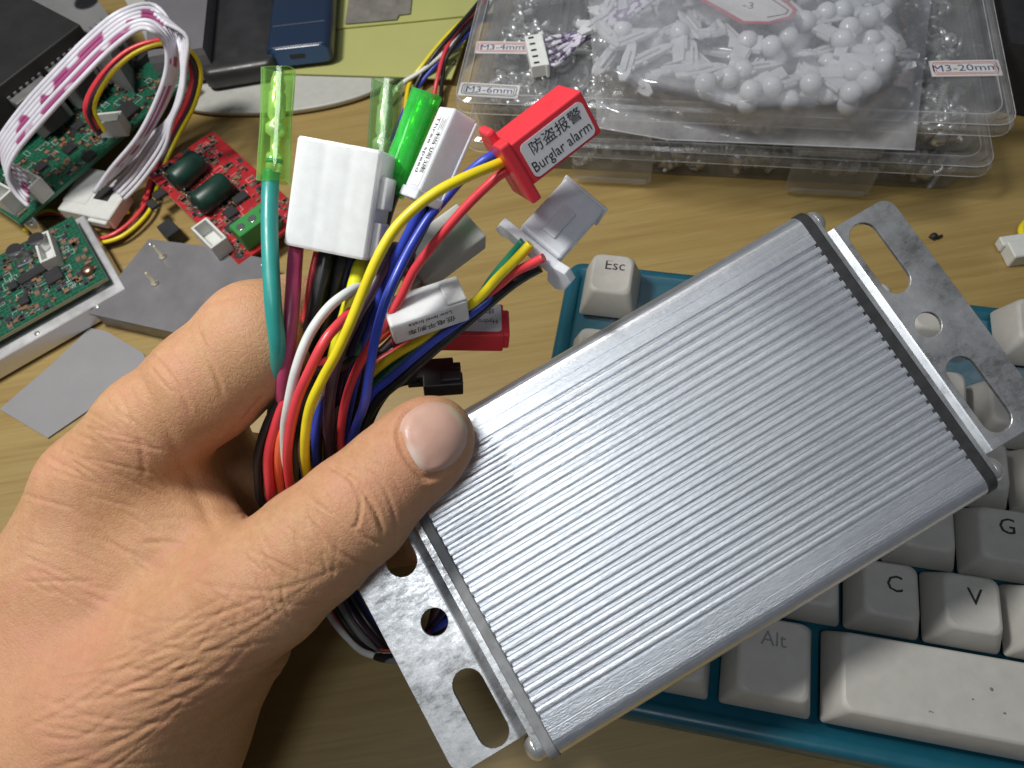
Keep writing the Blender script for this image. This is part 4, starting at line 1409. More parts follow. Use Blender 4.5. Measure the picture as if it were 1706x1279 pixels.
# ================================================================ bag of white clips on the upper box
M_CLIP = plastic('white_translucent_clip', (0.62, 0.64, 0.66), 0.22, 0.4)
ZB = 2 * BH + .6
rc = random.Random(21)
def clip_mesh():
    mb = MB()
    R = 3.5
    mb.lathe(WORLD, [(.3, R)] + [(R * math.sin(math.radians(a)), R * math.cos(math.radians(a))) for a in (20, 40, 60, 80, 100, 120, 140)] + [(1.8, -R * .95)], 16)
    mb.box(WORLD, (-1.9, -.9, -14), (1.9, .9, -3.0), .3, 2, 1.25)
    mb.box(WORLD, (-3.0, -.7, -9), (-1.7, .7, -3.0), .3, 1)
    mb.box(WORLD, (1.7, -.7, -9), (3.0, .7, -3.0), .3, 1)
    me = mb.mesh('white_clip', WORLD); me.materials.append(M_CLIP)
    return me
MCL = clip_mesh()
def spike_mesh():
    mb = MB()
    mb.loft([[V((x * w_, y * w_, z)) for x, y in ((-2.1, -.8), (2.1, -.8), (2.1, .8), (-2.1, .8))] for w_, z in ((.5, 9), (1, 6), (1, -2), (.75, -7), (.2, -10))])
    mb.box(WORLD, (-3.1, -.6, 2.2), (3.1, .6, 4.0), .25, 1)
    mb.box(WORLD, (-.5, -1.6, -4), (.5, 1.6, 5.5), .2, 1)
    me = mb.mesh('plastic_spike', WORLD); me.materials.append(M_CLIP)
    return me
MSP = spike_mesh()
bag_px = [(990, -60), (1000, 110), (1030, 130), (1120, 150), (1240, 178), (1330, 172), (1420, 175), (1480, 140), (1500, 60), (1470, -60)]
def inside(x, y, poly):
    c = False
    for i in range(len(poly)):
        (ax, ay), (bx, by) = poly[i], poly[i - 1]
        if (ay > y) != (by > y) and x < (bx - ax) * (y - ay) / (by - ay) + ax:
            c = not c
    return c
clips = []
tries = 0
while len(clips) < 136 and tries < 9000:
    tries += 1
    x, y = rc.uniform(985, 1505), rc.uniform(-50, 180)
    if not inside(x, y, bag_px):
        continue
    p = at(x, y, ZB + 5)
    md = 5.9 if len(clips) < 74 else 5.2
    lvl = 0 if len(clips) < 74 else 1
    if any((p - q).length < md for q, l in clips if l == lvl):
        continue
    clips.append((p, lvl))
    zax = V((rc.gauss(0, 1), rc.gauss(0.3, 1), rc.uniform(-.1, .3))).normalized()
    _e = p - zax * 15
    if not inside(PW / 2 + PF * (_e - CO).dot(CA) / (_e - CO).dot(CC), PH / 2 - PF * (_e - CO).dot(CB) / (_e - CO).dot(CC), bag_px):
        zax = V((-zax.x, -zax.y, zax.z))
    yv = V((-zax.y, zax.x, rc.gauss(0, .4))).normalized()
    fr = Fr(V((p.x, p.y, ZB + 4.2 + lvl * 5.2 + rc.random() * 1.5)), yv.cross(zax).cross(zax) * -1 if False else yv, zax.cross(yv))
    spk = rc.random() < (0.75 if x < 1270 else 0.3) and not (y > 140 and x > 1150)
    o = bpy.data.objects.new('plastic_spike' if spk else 'plastic_clip', MSP if spk else MCL)
    COL.objects.link(o)
    place(o, fr)
    zone = 'left' if x < 1160 else ('middle' if x < 1330 else 'right')
    tag(o, ('white barbed plastic spike in the %s part of the clear bag' if spk else 'white ball-headed plastic clip in the %s part of the clear bag') % zone, 'clip',
        ('white barbed spikes, %s of the bag' if spk else 'white ball-headed clips, %s of the bag') % zone)
M_FILM = clear('bag_film', (0.98, 0.98, 0.985, 1), 0.38, 0.12, (0.74, 0.76, 0.83, 1), 1.5, 60)
fbag = Fr(at(1250, 100, ZB), FBX.x, FBX.y)
bag = thing('zip_bag', fbag, 'clear plastic bag full of white clips lying on the upper box', 'bag')
def bagtop(x, y):
    # soft cover over the pile, falling to the lid along the hem
    dmin = 1e9
    inn = inside(x, y, bag_px)
    for i in range(len(bag_px)):
        a, b = V(bag_px[i] + (0,)), V(bag_px[i - 1] + (0,))
        ab = b - a
        t = max(0, min(1, (V((x, y, 0)) - a).dot(ab) / ab.dot(ab)))
        dmin = min(dmin, (V((x, y, 0)) - a - ab * t).length)
    s_ = dmin if inn else -dmin
    t = max(0, min(1, (s_ + 58) / 70))
    return ZB + 1.0 + 18.5 * t * t * (3 - 2 * t)
NU, NV = 64, 40
from mathutils import noise as mnoise
def bagpt(u, v):
    xl = 975 + 20 * v; xr = 1560 - 36 * v
    yb = 228 + 22 * u - 70 * max(0, .22 - u)
    return xl + (xr - xl) * u, -80 + (yb + 80) * v
vs = []
for j in range(NV + 1):
    for i in range(NU + 1):
        x, y = bagpt(i / NU, j / NV)
        z = bagtop(x, y)
        z += 0.9 * mnoise.noise(V((x / 38, y / 30, 1.3))) * min(1, (z - ZB) / 3) + 0.35 * abs(mnoise.noise(V((x / 14, y / 60, 4)))) 
        vs.append(at(x, y, max(z, ZB + .35)))
fsx = [(j * (NU + 1) + i, (j + 1) * (NU + 1) + i, (j + 1) * (NU + 1) + i + 1, j * (NU + 1) + i + 1) for j in range(NV) for i in range(NU)]
t = MB(); t.add(vs, fsx, True)
t.build('film', M_FILM, bag)
hemp = [vs[NV * (NU + 1) + i] + V((0, 0, .2)) for i in range(NU + 1)]
t = MB(); t.tube(hemp[::2], .28, 6, True, 2); t.build('hem', M_FILM, bag)
# label card inside the bag
fa, la, lb_ = FQ((1236, 42), (1330, 33), (1180, -10), 226, 226, 231)
a0, b0 = at(1235, 40, ZB + 17), at(1336, 30, ZB + 16)
fl_ = Fr(a0, b0 - a0, at(1165, -20, ZB + 17) - a0)
t = MB(); t.plate(fl_, [[(0, 0), (9, -1.5), (17, 0.2), (20, 4), (18.5, 8), (2, 36), (-16, 30), (-15, 20)]], 0, .25)
lc = t.build('label_card', M_REDINK if False else Mat('red_card', (0.42, 0.03, 0.05), 0.5).m, bag)
t = MB(); t.plate(fl_, [[(1.2, 1.0), (9, -.4), (16.2, 1.2), (18.4, 4), (17, 7.5), (1.4, 34), (-13, 28), (-12.6, 19)]], .26, .36)
lp = t.build('paper_face', M_LBL, lc)
t = MB(); t.plate(fl_, [[(9, 1.4), (15.6, 2.2), (17.2, 4.2), (2, 30), (1.8, 29.4), (16.6, 4.2), (15.2, 2.6), (9, 1.9)]], .37, .40)
t.text(fl_.sub(0, 0, .4), '-3', 5.0, 4.5, 8.5, .02, 'CENTER', -.35)
t.build('print', M_INK, lp)

# ================================================================ small white plug with striped wires on the box
FJ, jl, jw = FQ((888, 112), (917, 106), (870, 60), 0, 0, 0) if False else (None, 0, 0)
a0, b0, c0 = at(885, 111, ZB + 5), at(915, 106, ZB + 5), at(869, 60, ZB + 5)
FJ = Fr(a0, b0 - a0, c0 - a0)
jl, jw = (b0 - a0).length, (c0 - a0).dot(FJ.y)
pj = thing('ribbon_plug', FJ, 'small white five-way plug with striped grey wires lying on the upper box', 'connector')
t = MB(); t.box(FJ, (0, 0, -5), (jl, jw, 0), .3, 2); t.box(FJ, (jl - 1.2, -.5, -5.4), (jl, jw + .5, .3), .2, 1)
t.build('housing', plastic('white_plug', (0.74, 0.76, 0.74), 0.4, .1), pj)
t = MB()
for i in range(5):
    yy = jw * (i + .5) / 5
    t.box(FJ, (1.2, yy - .5, -.3), (3.2, yy + .5, .03))
t.build('pin_slot', M_CAV, pj)
M_STRIPE = Mat('striped_wire', (0.62, 0.60, 0.68), 0.4)
_w = M_STRIPE.noise(420, 2, .5)
M_STRIPE.L(M_STRIPE.ramp(_w, [(0.52, (0.64, 0.62, 0.70, 1)), (0.56, (0.16, 0.12, 0.22, 1))]), M_STRIPE.b.inputs['Base Color'])
M_STRIPE = M_STRIPE.m
for i in range(5):
    yy = jw * (i + .5) / 5
    e = (i - 2)
    t = MB(); t.tube([FJ(jl - .5, yy, -2.5), FJ(jl + 4, yy, -1.5), at(962, 64 + e * -5.0, ZB + 4), at(1010, 38 - e * 4.2, ZB + 9), at(1062, 10 - e * 4.2, ZB + 16), at(1110, -30 - e * 4, ZB + 18)], .85, 8)
    t.build('striped_wire', M_STRIPE, pj)
# ================================================================ the cluttered left side of the desk
M_PCBG = Mat('green_solder_mask', (0.008, 0.07, 0.04), 0.35)
_t = M_PCBG.N('ShaderNodeTexBrick')
_t.inputs['Scale'].default_value = 160
_t.inputs['Mortar Size'].default_value = 0.03
_t.inputs['Color1'].default_value = (0.007, 0.066, 0.036, 1)
_t.inputs['Color2'].default_value = (0.010, 0.085, 0.046, 1)
_t.inputs['Mortar'].default_value = (0.022, 0.14, 0.08, 1)
M_PCBG.L(M_PCBG.coord((1, 1, 1)), _t.inputs['Vector'])
M_PCBG.L(_t.outputs['Color'], M_PCBG.b.inputs['Base Color'])
M_PCBG = M_PCBG.m
M_PCBR = Mat('red_solder_mask', (0.40, 0.02, 0.025), 0.35).vary(220, 0.25).m
M_EDGE = Mat('board_edge', (0.36, 0.33, 0.18), 0.6).m
M_SILK = Mat('silkscreen_white', (0.62, 0.64, 0.62), 0.6).m
M_CHIP = Mat('chip_epoxy', (0.02, 0.02, 0.022), 0.55).vary(300, 0.3).m
M_SOLDER = Mat('solder', (0.72, 0.73, 0.74), 0.25, 1.0).m
M_BRN = Mat('brown_ceramic', (0.22, 0.12, 0.06), 0.5).vary(400, 0.3).m
M_CANBLK = Mat('can_dark', (0.03, 0.028, 0.03), 0.4).m
M_CANALU = Mat('can_aluminium', (0.62, 0.62, 0.64), 0.3, 1.0).m
M_JST = plastic('ivory_plug', (0.66, 0.67, 0.64), 0.42, .1)
M_IND = Mat('dark_green_coil', (0.007, 0.035, 0.025), 0.4).vary(150, 0.5).m
M_TERM = plastic('green_terminal', (0.04, 0.26, 0.06), 0.4)
M_SINK = Mat('black_anodised', (0.018, 0.018, 0.019), 0.5).vary(60, 0.3).m
M_GREYMET = Mat('grey_tin', (0.30, 0.30, 0.30), 0.45, 0.6).vary(150, 0.2).m
def px4(a, b, c, z):
    """frame on the plane at height z: origin at photo point a, x towards b, y towards c"""
    A_, B_, C_ = at(*a, z), at(*b, z), at(*c, z)
    f = Fr(A_, B_ - A_, C_ - A_)
    return f, (B_ - A_).length, (C_ - A_).dot(f.y)
def tall_cap(fr, x, y, r, h, root):
    f = fr.sub(x, y, 0)
    b = MB(); b.box(f, (-r * 1.05, -r * 1.05, 0), (r * 1.05, r * 1.05, 1.1), .5, 1); b.lathe(f, [(r * .93, 1.1), (r, 1.6), (r, h - .5), (r * .94, h)], 20)
    c = b.build('capacitor', M_CANALU, root)
    d = MB(); d.plate(f.sub(0, 0, h), [[(r * .94 * math.cos(t), r * .94 * math.sin(t)) for t in [i * math.pi / 12 for i in range(-3, 14)]]], 0.01, 0.08)
    d.build('dark_cap_mark', M_CANBLK, c)
def chip(fr, x, y, w_, h_, root, pins=0, t=1.6, rot=0.0, mat=None, name='chip'):
    f = fr.sub(x, y, 0, rot)
    b = MB(); b.box(f, (-w_ / 2, -h_ / 2, .15), (w_ / 2, h_ / 2, t), .2, 1)
    c = b.build(name, mat or M_CHIP, root)
    if pins:
        p = MB()
        for i in range(pins):
            xx = -w_ / 2 + w_ * (i + .5) / pins
            for s_ in (-1, 1):
                p.box(f, (xx - .2, min(s_ * h_ / 2, s_ * (h_ / 2 + 1.1)), .05), (xx + .2, max(s_ * h_ / 2, s_ * (h_ / 2 + 1.1)), .5))
        p.build('pins', M_SOLDER, c)
def small_parts(fr, lx, ly, n, root, seed, avoid=(), dens=1.0):
    r_ = random.Random(seed)
    b, s_, k = MB(), MB(), MB()
    for _ in range(n):
        x, y = r_.uniform(1.5, lx - 1.5), r_.uniform(1.5, ly - 1.5)
        if any(ax - 1 < x < bx + 1 and ay - 1 < y < by + 1 for ax, ay, bx, by in avoid):
            continue
        f = fr.sub(x, y, 0, r_.choice([0, math.pi / 2]))
        w_, h_ = r_.choice([(1.8, 1.0), (2.4, 1.4), (1.4, .8), (3.0, 1.8)])
        (k if r_.random() < .4 else b).box(f, (-w_ * .3, -h_ / 2, .05), (w_ * .3, h_ / 2, .7))
        for q in (-1, 1):
            s_.box(f, (q * w_ * .42 - w_ * .14, -h_ / 2, .03), (q * w_ * .42 + w_ * .14, h_ / 2, .62))
    for mm, mt, nm in ((b, M_BRN, 'small_components'), (s_, M_SOLDER, 'solder_joints'), (k, M_CHIP, 'small_resistors')):
        o = mm.build(nm, mt, root); o['kind'] = 'stuff'
def silk(fr, lx, ly, n, root, seed, mat=None, d=.12):
    r_ = random.Random(seed)
    m_ = MB()
    for _ in range(n):
        x, y = r_.uniform(1, lx - 6), r_.uniform(1, ly - 4)
        w_, h_ = r_.uniform(1.5, 6), r_.uniform(1.2, 3.4)
        for a in ((x, y, x + w_, y + d), (x, y + h_, x + w_, y + h_ + d), (x, y + d, x + d, y + h_), (x + w_ - d, y + d, x + w_, y + h_)):
            m_.box(fr, (a[0], a[1], .012), (a[2], a[3], .03))
    o = m_.build('silkscreen_lines', mat or M_SILK, root); o['kind'] = 'stuff'
def plug_body(fr, w_, d_, h_, root, name='white_socket', mat=None):
    b = MB()
    b.box(fr, (0, 0, 0), (w_, d_, 1.2), .15, 1)
    b.box(fr, (0, 0, 1.2), (w_, .9, h_), .15, 1); b.box(fr, (0, d_ - .9, 1.2), (w_, d_, h_), .15, 1)
    b.box(fr, (0, .9, 1.2), (.9, d_ - .9, h_), .1, 1); b.box(fr, (w_ - .9, .9, 1.2), (w_, d_ - .9, h_), .1, 1)
    return b.build(name, mat or M_JST, root)

# ---- small green board on an aluminium plate
f, lx, ly = px4((-60, 515), (172, 466), (-150, 440), 13.5)
f, lx, ly = px4((0, 562), (178, 462), (-85, 470), 14.0)
lx0 = lx
f = f.sub(-40, 0, 0); lx += 40
gb = thing('amplifier_board', f, 'small green circuit board with two silver capacitors, on a thick aluminium plate', 'circuit board')
b = MB(); b.box(f, (0, 0, -1.6), (lx, ly, 0), .05); b.build('board', M_PCBG, gb)
b = MB(); b.box(f, (0, -.06, -1.5), (lx, 0.0, -.1)); b.build('board_edge', M_EDGE, gb)
X = lambda px_, py_: f.hit(px_, py_, 0)
for cx_, cy_ in ((40, 432), (76, 414)):
    x, y = X(cx_, cy_); tall_cap(f, x, y, 3.1, 6.0, gb)
x, y = X(62, 450); chip(f, x - 1, y - 1.5, 12, 4.0, gb, 8, rot=0.06)
x, y = X(92, 462); chip(f, x, y, 6.2, 6.2, gb, 6)
x, y = X(25, 478); chip(f, x, y, 3.4, 3.4, gb, 0)
x, y = X(43, 503); chip(f, x, y, 3.6, 3.6, gb, 0)
x, y = X(112, 428); plug_body(f.sub(x - 2, y - 3, 0, 1.45), 14, 6.0, 5.5, gb)
x, y = X(148, 452)
b = MB(); b.lathe(f.sub(x, y, 0), [(2.4, 0), (2.4, 1.2), (1.6, 1.9), (.5, 2.0)], 14); b.build('brass_screw', Mat('copper_screw', (0.45, 0.26, 0.18), 0.35, 1.0).m, gb)
small_parts(f, lx, ly, 420, gb, 3)
silk(f, lx, ly, 70, gb, 4)
f2_ = f.sub(0, 0, -4.4)
ap = MB(); ap.box(f2_, (-6, -4.5, -8.5), (lx + 3.0, ly + 3, 0), .35, 1)
M_PLATE = Mat('satin_aluminium', (0.78, 0.78, 0.80), 0.40, 0.7).vary(60, 0.06).rvar(120, .32, .48).m
ap.build('aluminium_plate', M_PLATE, gb)
b = MB()
for q in (.35, .62):
    b.lathe(f2_.sub(lx * q, -2.6, 0), [(1.0, -.1), (1.0, .25), (.4, .4)], 10)
b.lathe(f.sub(lx - 5, 3.4, -4.4), [(1.9, 0), (1.9, 2.8)], 10)
b.build('rivet', M_CHROME, gb)

# ---- potted grey module with two pins
f, lx, ly = px4((148, 522), (292, 562), (248, 398), 9.0)
f = Fr(at(148, 522, 9), at(300, 556, 9) - at(148, 522, 9), at(248, 398, 9) - at(148, 522, 9))
pm = thing('potted_module', f, 'flat dark grey potted module with two upright pins, beside the index finger', 'module')
out = [f.hit(*q, 0) for q in ((148, 522), (300, 556), (420, 545), (450, 432), (330, 408), (248, 398))]
b = MB(); b.prism(f, out, -.9, 0); b.build('lid', Mat('grey_potting', (0.17, 0.165, 0.175), 0.34).vary(60, 0.15).rvar(100, .3, .5).m, pm)
cx_, cy_ = sum(p[0] for p in out) / 6, sum(p[1] for p in out) / 6
b = MB(); b.prism(f, [(cx_ + (x - cx_) * .965, cy_ + (y - cy_) * .965) for x, y in out], -8.9, -.9); b.build('case', M_GREYMET, pm)
M_PIN = Mat('pale_pin_metal', (0.9, 0.85, 0.65), 0.35, 0.6).m
for q in ((271, 428), (258, 472)):
    x, y = f.hit(*q, 0)
    b = MB(); b.lathe(f.sub(x, y, 0), [(1.5, .02), (1.2, .6), (.55, .8), (.6, 6.5), (.2, 6.9)], 10); b.build('pin', M_PIN, pm)
for q in ((250, 407), (163, 512), (437, 441)):
    x, y = f.hit(*q, 0)
    b = MB(); b.lathe(f.sub(x, y, 0), [(.9, .01), (.8, .4), (.3, .6)], 10); b.build('rivet', M_CHROME, pm)

# ---- grey card
f, lx, ly = px4((80, 728), (262, 600), (2, 682), .5)
gc = MB()
out = [f.hit(*q, 0) for q in ((80, 730), (190, 655), (246, 600), (238, 588), (178, 552), (150, 547), (86, 608), (0, 682))]
gc.plate(f, [out], -.3, .3)
tag(gc.build('grey_card', Mat('grey_card', (0.27, 0.265, 0.275), 0.6).vary(50, 0.06).m, None, f), 'flat grey card lying on the desk beside the knuckle', 'card')

# ---- red driver board
f = Fr(at(398, 441, 9), at(502, 364, 9) - at(398, 441, 9), at(200, 322, 9) - at(398, 441, 9))
lx, ly = (at(310, 247, 9) - at(200, 322, 9)).length, (at(200, 322, 9) - at(398, 441, 9)).dot(f.y)
rd = thing('driver_board', f, 'red circuit board carrying two dark green coils and a green terminal', 'circuit board')
b = MB(); b.box(f, (0, 0, -1.6), (lx, ly, 0), .05); b.build('board', M_PCBR, rd)
b = MB(); b.box(f, (-.06, 0, -1.5), (0, ly, -.1)); b.build('board_edge', M_EDGE, rd)
X = lambda px_, py_: f.hit(px_, py_, 0)
def coil(q0, q1, r, root):
    (xa, ya), (xb, yb) = X(*q0), X(*q1)
    d = math.hypot(xb - xa, yb - ya)
    ff = Fr(f(xa, ya, r * .8 + .3), f(xb, yb, 0) - f(xa, ya, 0), f.z)
    fz = Fr(ff.o, ff.y, ff.z, ff.x)
    b = MB(); b.lathe(fz, [(r * .5, 0), (r * .85, .7), (r, 2.2), (r, d - 2.2), (r * .85, d - .7), (r * .5, d)], 22)
    b.build('coil', M_IND, root)
    w_ = MB()
    w_.tube([fz(r * .9, -.3, .5), fz(r * 1.05, -1.0, -.6), f(xa, ya - 1, .2)], .35, 6)
    w_.tube([fz(-r * .9, -.3, .5), fz(-r * 1.05, -1.0, -.6), f(xa + 2, ya + 1, .2)], .35, 6)
    w_.build('coil_leg', M_SOLDER, root)
coil((296, 318), (342, 276), 5.0, rd)
coil((334, 356), (388, 314), 5.0, rd)
x, y = X(362, 412); plug_body(f.sub(x - 3, y - 6, 0, 0), 7.0, 14, 7.5, rd)
x, y = X(404, 415)
b = MB(); ff = f.sub(x + 1, y - 3, 0)
b.box(ff, (0, 0, 0), (16, 7.5, 9), .3, 1); b.box(ff, (0, 7.5, 0), (16, 9.5, 6), .3, 1)
tb = b.build('terminal_block', M_TERM, rd)
b = MB()
for i in range(3): b.lathe(ff.sub(2.8 + i * 5.2, 3.6, 9), [(1.7, .02), (1.5, .12)], 12)
b.build('clamp_screw', M_SOLDER, tb)
for q, w_, h_ in (((268, 326), 5, 4), ((256, 343), 3.5, 4.5), ((386, 356), 5, 5), ((402, 332), 6, 4), ((392, 378), 7, 4)):
    x, y = X(*q); chip(f, x, y, w_, h_, rd, 3)
x, y = X(336, 352); tall_cap(f, x, y, 2.3, 4.6, rd)
for q in ((398, 424), (212, 325), (310, 253)):
    x, y = X(*q); b = MB(); b.lathe(f.sub(x, y, 0), [(1.9, .02), (1.6, .04)], 14); b.build('mounting_hole', M_CAV, rd)
small_parts(f, lx, ly, 250, rd, 9)
silk(f, lx, ly, 60, rd, 10, Mat('pink_silk', (0.70, 0.40, 0.40), .6).m, .16)
b = MB()
x, y = X(276, 374)
b.box(f.sub(x, y, 0), (-3, -4, -9), (3, 4, -1.7), .3, 1); b.build('standoff', M_BLKPL, rd)

# ---- large green board with black heat sink
f = Fr(at(32, 372, 14), at(330, 118, 14) - at(32, 372, 14), at(-110, 250, 14) - at(32, 372, 14))
lx = (at(318, 128, 14) - at(32, 372, 14)).length
ly = 95.0
bd = thing('power_board', f, 'large green circuit board with a black heat sink in the far left corner', 'circuit board')
b = MB(); b.box(f, (0, 0, -1.6), (lx, ly, 0), .05); b.build('board', M_PCBG, bd)
b = MB(); b.box(f, (-.06, 0, -1.5), (0, ly, -.1)); b.build('board_edge', M_EDGE, bd)
for x, y in ((4, 4), (lx - 4, 4)):
    b = MB(); b.lathe(f.sub(x, y, -14), [(2.6, 0), (2.6, 12.3)], 10); b.build('standoff', M_CHROME, bd)
X = lambda px_, py_: f.hit(px_, py_, 0)
xa, ya = X(80, 170); 
(h0x, h0y) = f.hit(-20, 190, 22)
(h1x, h1y) = f.hit(150, 50, 22)
b = MB()
b.box(f, (h0x - 25, 30, 6), (h1x - 2, ly + 25, 26), .6, 2)
b.build('heat_sink', M_SINK, bd)
for qx, qy in ((40, 148), (98, 98), (152, 58)):
    x, y = f.hit(qx, qy, 18)
    b = MB()
    b.box(f, (x - 8, 25.0, 2), (x + 8, 29.6, 20), .3, 1)
    for k in range(6):
        b.box(f, (x - 8 + k * 3.0, 29.6, 17), (x - 6.6 + k * 3.0, 33.5, 21), .1)
    cl = b.build('clip_bracket', M_GREYMET, bd)
    b = MB(); b.box(f, (x - 5, 21.5, 4), (x + 5, 24.9, 15), .4, 1); b.build('transistor', M_CHIP, bd)
    b = MB(); b.box(f, (x - 5.5, 24.2, 15.2), (x + 5.5, 25.4, 16.2), .1); b.build('bright_tab', M_CHROME, cl)
x, y = X(232, 100); chip(f, x, y, 13, 9, bd, 8, 3.4)
x, y = X(214, 190); chip(f, x, y, 9, 8, bd, 0, 2.4)
x, y = X(205, 130); b = MB(); b.box(f.sub(x, y, 0, .3), (-4, -3, 0), (4, 3, 7), .4, 1); b.build('white_relay', M_JST, bd)
xs_, ys_ = X(52, 318); s1 = plug_body(f.sub(xs_ - 3, ys_ + 5, 0, -1.5), 15, 6.5, 9, bd)
xs_, ys_ = X(12, 340); plug_body(f.sub(xs_ - 3, ys_ + 4, 0, -1.5), 12, 6.5, 9, bd)
xj, yj = X(178, 222); plug_body(f.sub(xj - 3, yj - 1, 0, -.9), 11, 6, 8, bd)
for q in ((118, 250), (150, 262), (70, 280), (132, 212)):
    x, y = X(*q); chip(f, x, y, 5, 4, bd, 4)
small_parts(f, lx, 30, 240, bd, 14)
silk(f, lx, 30, 46, bd, 15)
x, y = X(112, 22)
b = MB(); b.lathe(f.sub(x - 4, 48, 26), [(5.2, 0), (5.2, 6), (4.6, 6.6), (3.2, 6.6), (3.0, 5.2)], 22); b.build('steel_ring', M_CHROME, bd)

# ---- white ribbon cable arching over the board
M_WRIB = wiremat('white_ribbon_wire', (0.68, 0.67, 0.74))
M_PINKD = Mat('magenta_dashed_wire', (0.68, 0.66, 0.73), 0.4)
_w = M_PINKD.noise(85, 1, .4)
M_PINKD.L(M_PINKD.ramp(_w, [(0.47, (0.70, 0.68, 0.75, 1)), (0.50, (0.36, 0.07, 0.2, 1))]), M_PINKD.b.inputs['Base Color'])
M_PINKD = M_PINKD.m
rbn = thing('ribbon_cable', Fr(at(60, 300, 20), (1, 0, 0), (0, 1, 0)), 'flat white ribbon cable with magenta dashes, looping high over the large green board', 'cable')
path = [(48, 322, 22, 0, 1), (26, 300, 26, 0, 1), (6, 272, 32, .3, .9), (14, 240, 38, .6, .6), (60, 182, 46, .72, .62), (110, 128, 54, .72, .62), (165, 72, 60, .72, .62), (215, 34, 64, .6, .72), (256, 30, 62, -.1, .9), (284, 66, 56, -.7, .6), (287, 112, 48, -.8, .3), (270, 165, 40, -.8, .2), (240, 222, 30, -.9, .5), (205, 268, 20, -.9, .6), (176, 304, 13, -.8, .7)]
NW = 7
for i in range(NW):
    pts = []
    for k, (x, y, z, dx, dy) in enumerate(path):
        sp_ = (i - (NW - 1) / 2) * (1.38 if k < 8 else (1.5 if k in (8, 13, 14) else .8))
        d = V((FBX.x.x, 0, 0)) 
        px_, py_ = (x + sp_ * 5.2 * dx, y + sp_ * 5.2 * dy)
        pts.append(at(px_, py_, z + (0.5 * sp_ if 8 <= k <= 12 else 0)))
    b = MB(); b.tube(pts, .85, 8, True, 5)
    b.build('ribbon_wire', M_PINKD if i in (2, 3, 5) else M_WRIB, rbn)
# the second run of the ribbon: from the arch down to the loose plug
rb2 = [(262, 28, 63), (300, 52, 58), (306, 110, 50), (300, 160, 42), (284, 200, 34), (262, 238, 24), (226, 290, 14), (196, 322, 9)]
for i in range(5):
    pts = []
    for k, (x, y, z) in enumerate(rb2):
        sp_ = (i - 2) * (0.35 if 1 < k < 5 else 1.7)
        pts.append(at(x + sp_ * 3.4, y + sp_ * 2.8, z + sp_ * .3))
    b = MB(); b.tube(pts, .8, 8, True, 5); b.build('ribbon_wire', M_WRIB, rbn)
f = Fr(at(180, 366, 9), at(212, 318, 9) - at(180, 366, 9), at(120, 312, 9) - at(180, 366, 9))
w_, h_ = (at(212, 318, 9) - at(180, 366, 9)).length, (at(120, 312, 9) - at(180, 366, 9)).dot(f.y)
b = MB(); b.box(f, (0, 0, -6), (w_, h_, 0), .4, 1); b.box(f, (w_ * .3, h_ * .55, -6.3), (w_ * 1.5, h_ * 1.02, .3), .4, 1); b.box(f, (-1.6, 1, -4), (0, h_ * .4, -1), .3, 1)
b.build('loose_plug', M_JST, rbn)
b = MB(); b.box(f, (w_ * .55, h_ * .22, -.5), (w_ * 1.02, h_ * .5, .06)); b.build('plug_opening', M_CAV, rbn)

# ---- red, black and yellow cable
cb = thing('power_cable', Fr(at(300, 150, 10), (1, 0, 0), (0, 1, 0)), 'thin red, black and yellow wire bundle curling between the green boards', 'cable')
base = [(168, 218, 24), (150, 178, 32), (172, 130, 40), (215, 88, 44), (268, 70, 44), (310, 82, 38), (328, 118, 28), (318, 170, 18), (292, 220, 8), (270, 265, 3), (255, 310, 2.5), (240, 352, 2.5), (195, 392, 2.5), (140, 405, 2.5), (95, 402, 4)]
for i, (mt, ox, oy) in enumerate(((W_RED, -9, 2), (W_RED, -4, -3), (W_BLK, 1, 4), (W_YEL, 7, 2), (W_PLUM, -2, 7))):
    b = MB(); b.tube([at(x + ox, y + oy, z + (i % 2) * 1.6) for x, y, z in base], .82, 8, True, 5); b.build('wire', mt, cb)
cb2 = thing('wire_tail', Fr(at(100, 350, 3), (1, 0, 0), (0, 1, 0)), 'short red and yellow wires lying under the corner of the large green board', 'cable')
for i, (mt, q) in enumerate(((W_YEL, 0), (W_RED, 6), (W_BLK, 10))):
    b = MB(); b.tube([at(40, 385 - q, 3), at(74, 352 + q, 3), at(110, 358 + q * .5, 3), at(160, 366 - q * .2, 2.5), at(215, 352 - q, 2.5)], .85, 8); b.build('wire', mt, cb2)

# ---- pale round tray, black case, navy power bank, yellow folder
M_TRAY = plastic('off_white_tray', (0.50, 0.50, 0.46), 0.42)
f = Fr(at(480, 130, 3), (1, 0, 0), (0, 1, 0))
out = [f.hit(*q, 0) for q in ((268, 120), (300, 172), (335, 186), (400, 189), (470, 187), (540, 177), (600, 161), (645, 140), (690, 108), (730, 60), (740, -70), (230, -70), (240, 60))]
out = [tuple(p[:2]) for p in spline([(x, y, 0) for x, y in out + out[:1]], 1.0, 4)[0][:-1]]
cx_, cy_ = sum(p[0] for p in out) / len(out), sum(p[1] for p in out) / len(out)
b = MB()
b.loft([[f(cx_ + (x - cx_) * s_, cy_ + (y - cy_) * s_, z) for x, y in out] for s_, z in ((.955, -2.8), (.985, -1.6), (1.0, -.2), (1.0, .5), (.99, .8), (.975, .7))], True)
tag(b.build('serving_tray', M_TRAY, None, f), 'off-white rounded tray under the black case and yellow folder', 'tray')
M_FOLD = Mat('yellow_green_paper', (0.46, 0.47, 0.17), 0.5).vary(20, 0.05).m
f = Fr(at(480, 122, 5), at(752, 128, 5) - at(480, 122, 5), at(560, 40, 5) - at(480, 122, 5))
fo = thing('paper_folder', f, 'yellow-green paper folder with a handwritten 2 at its corner', 'folder')
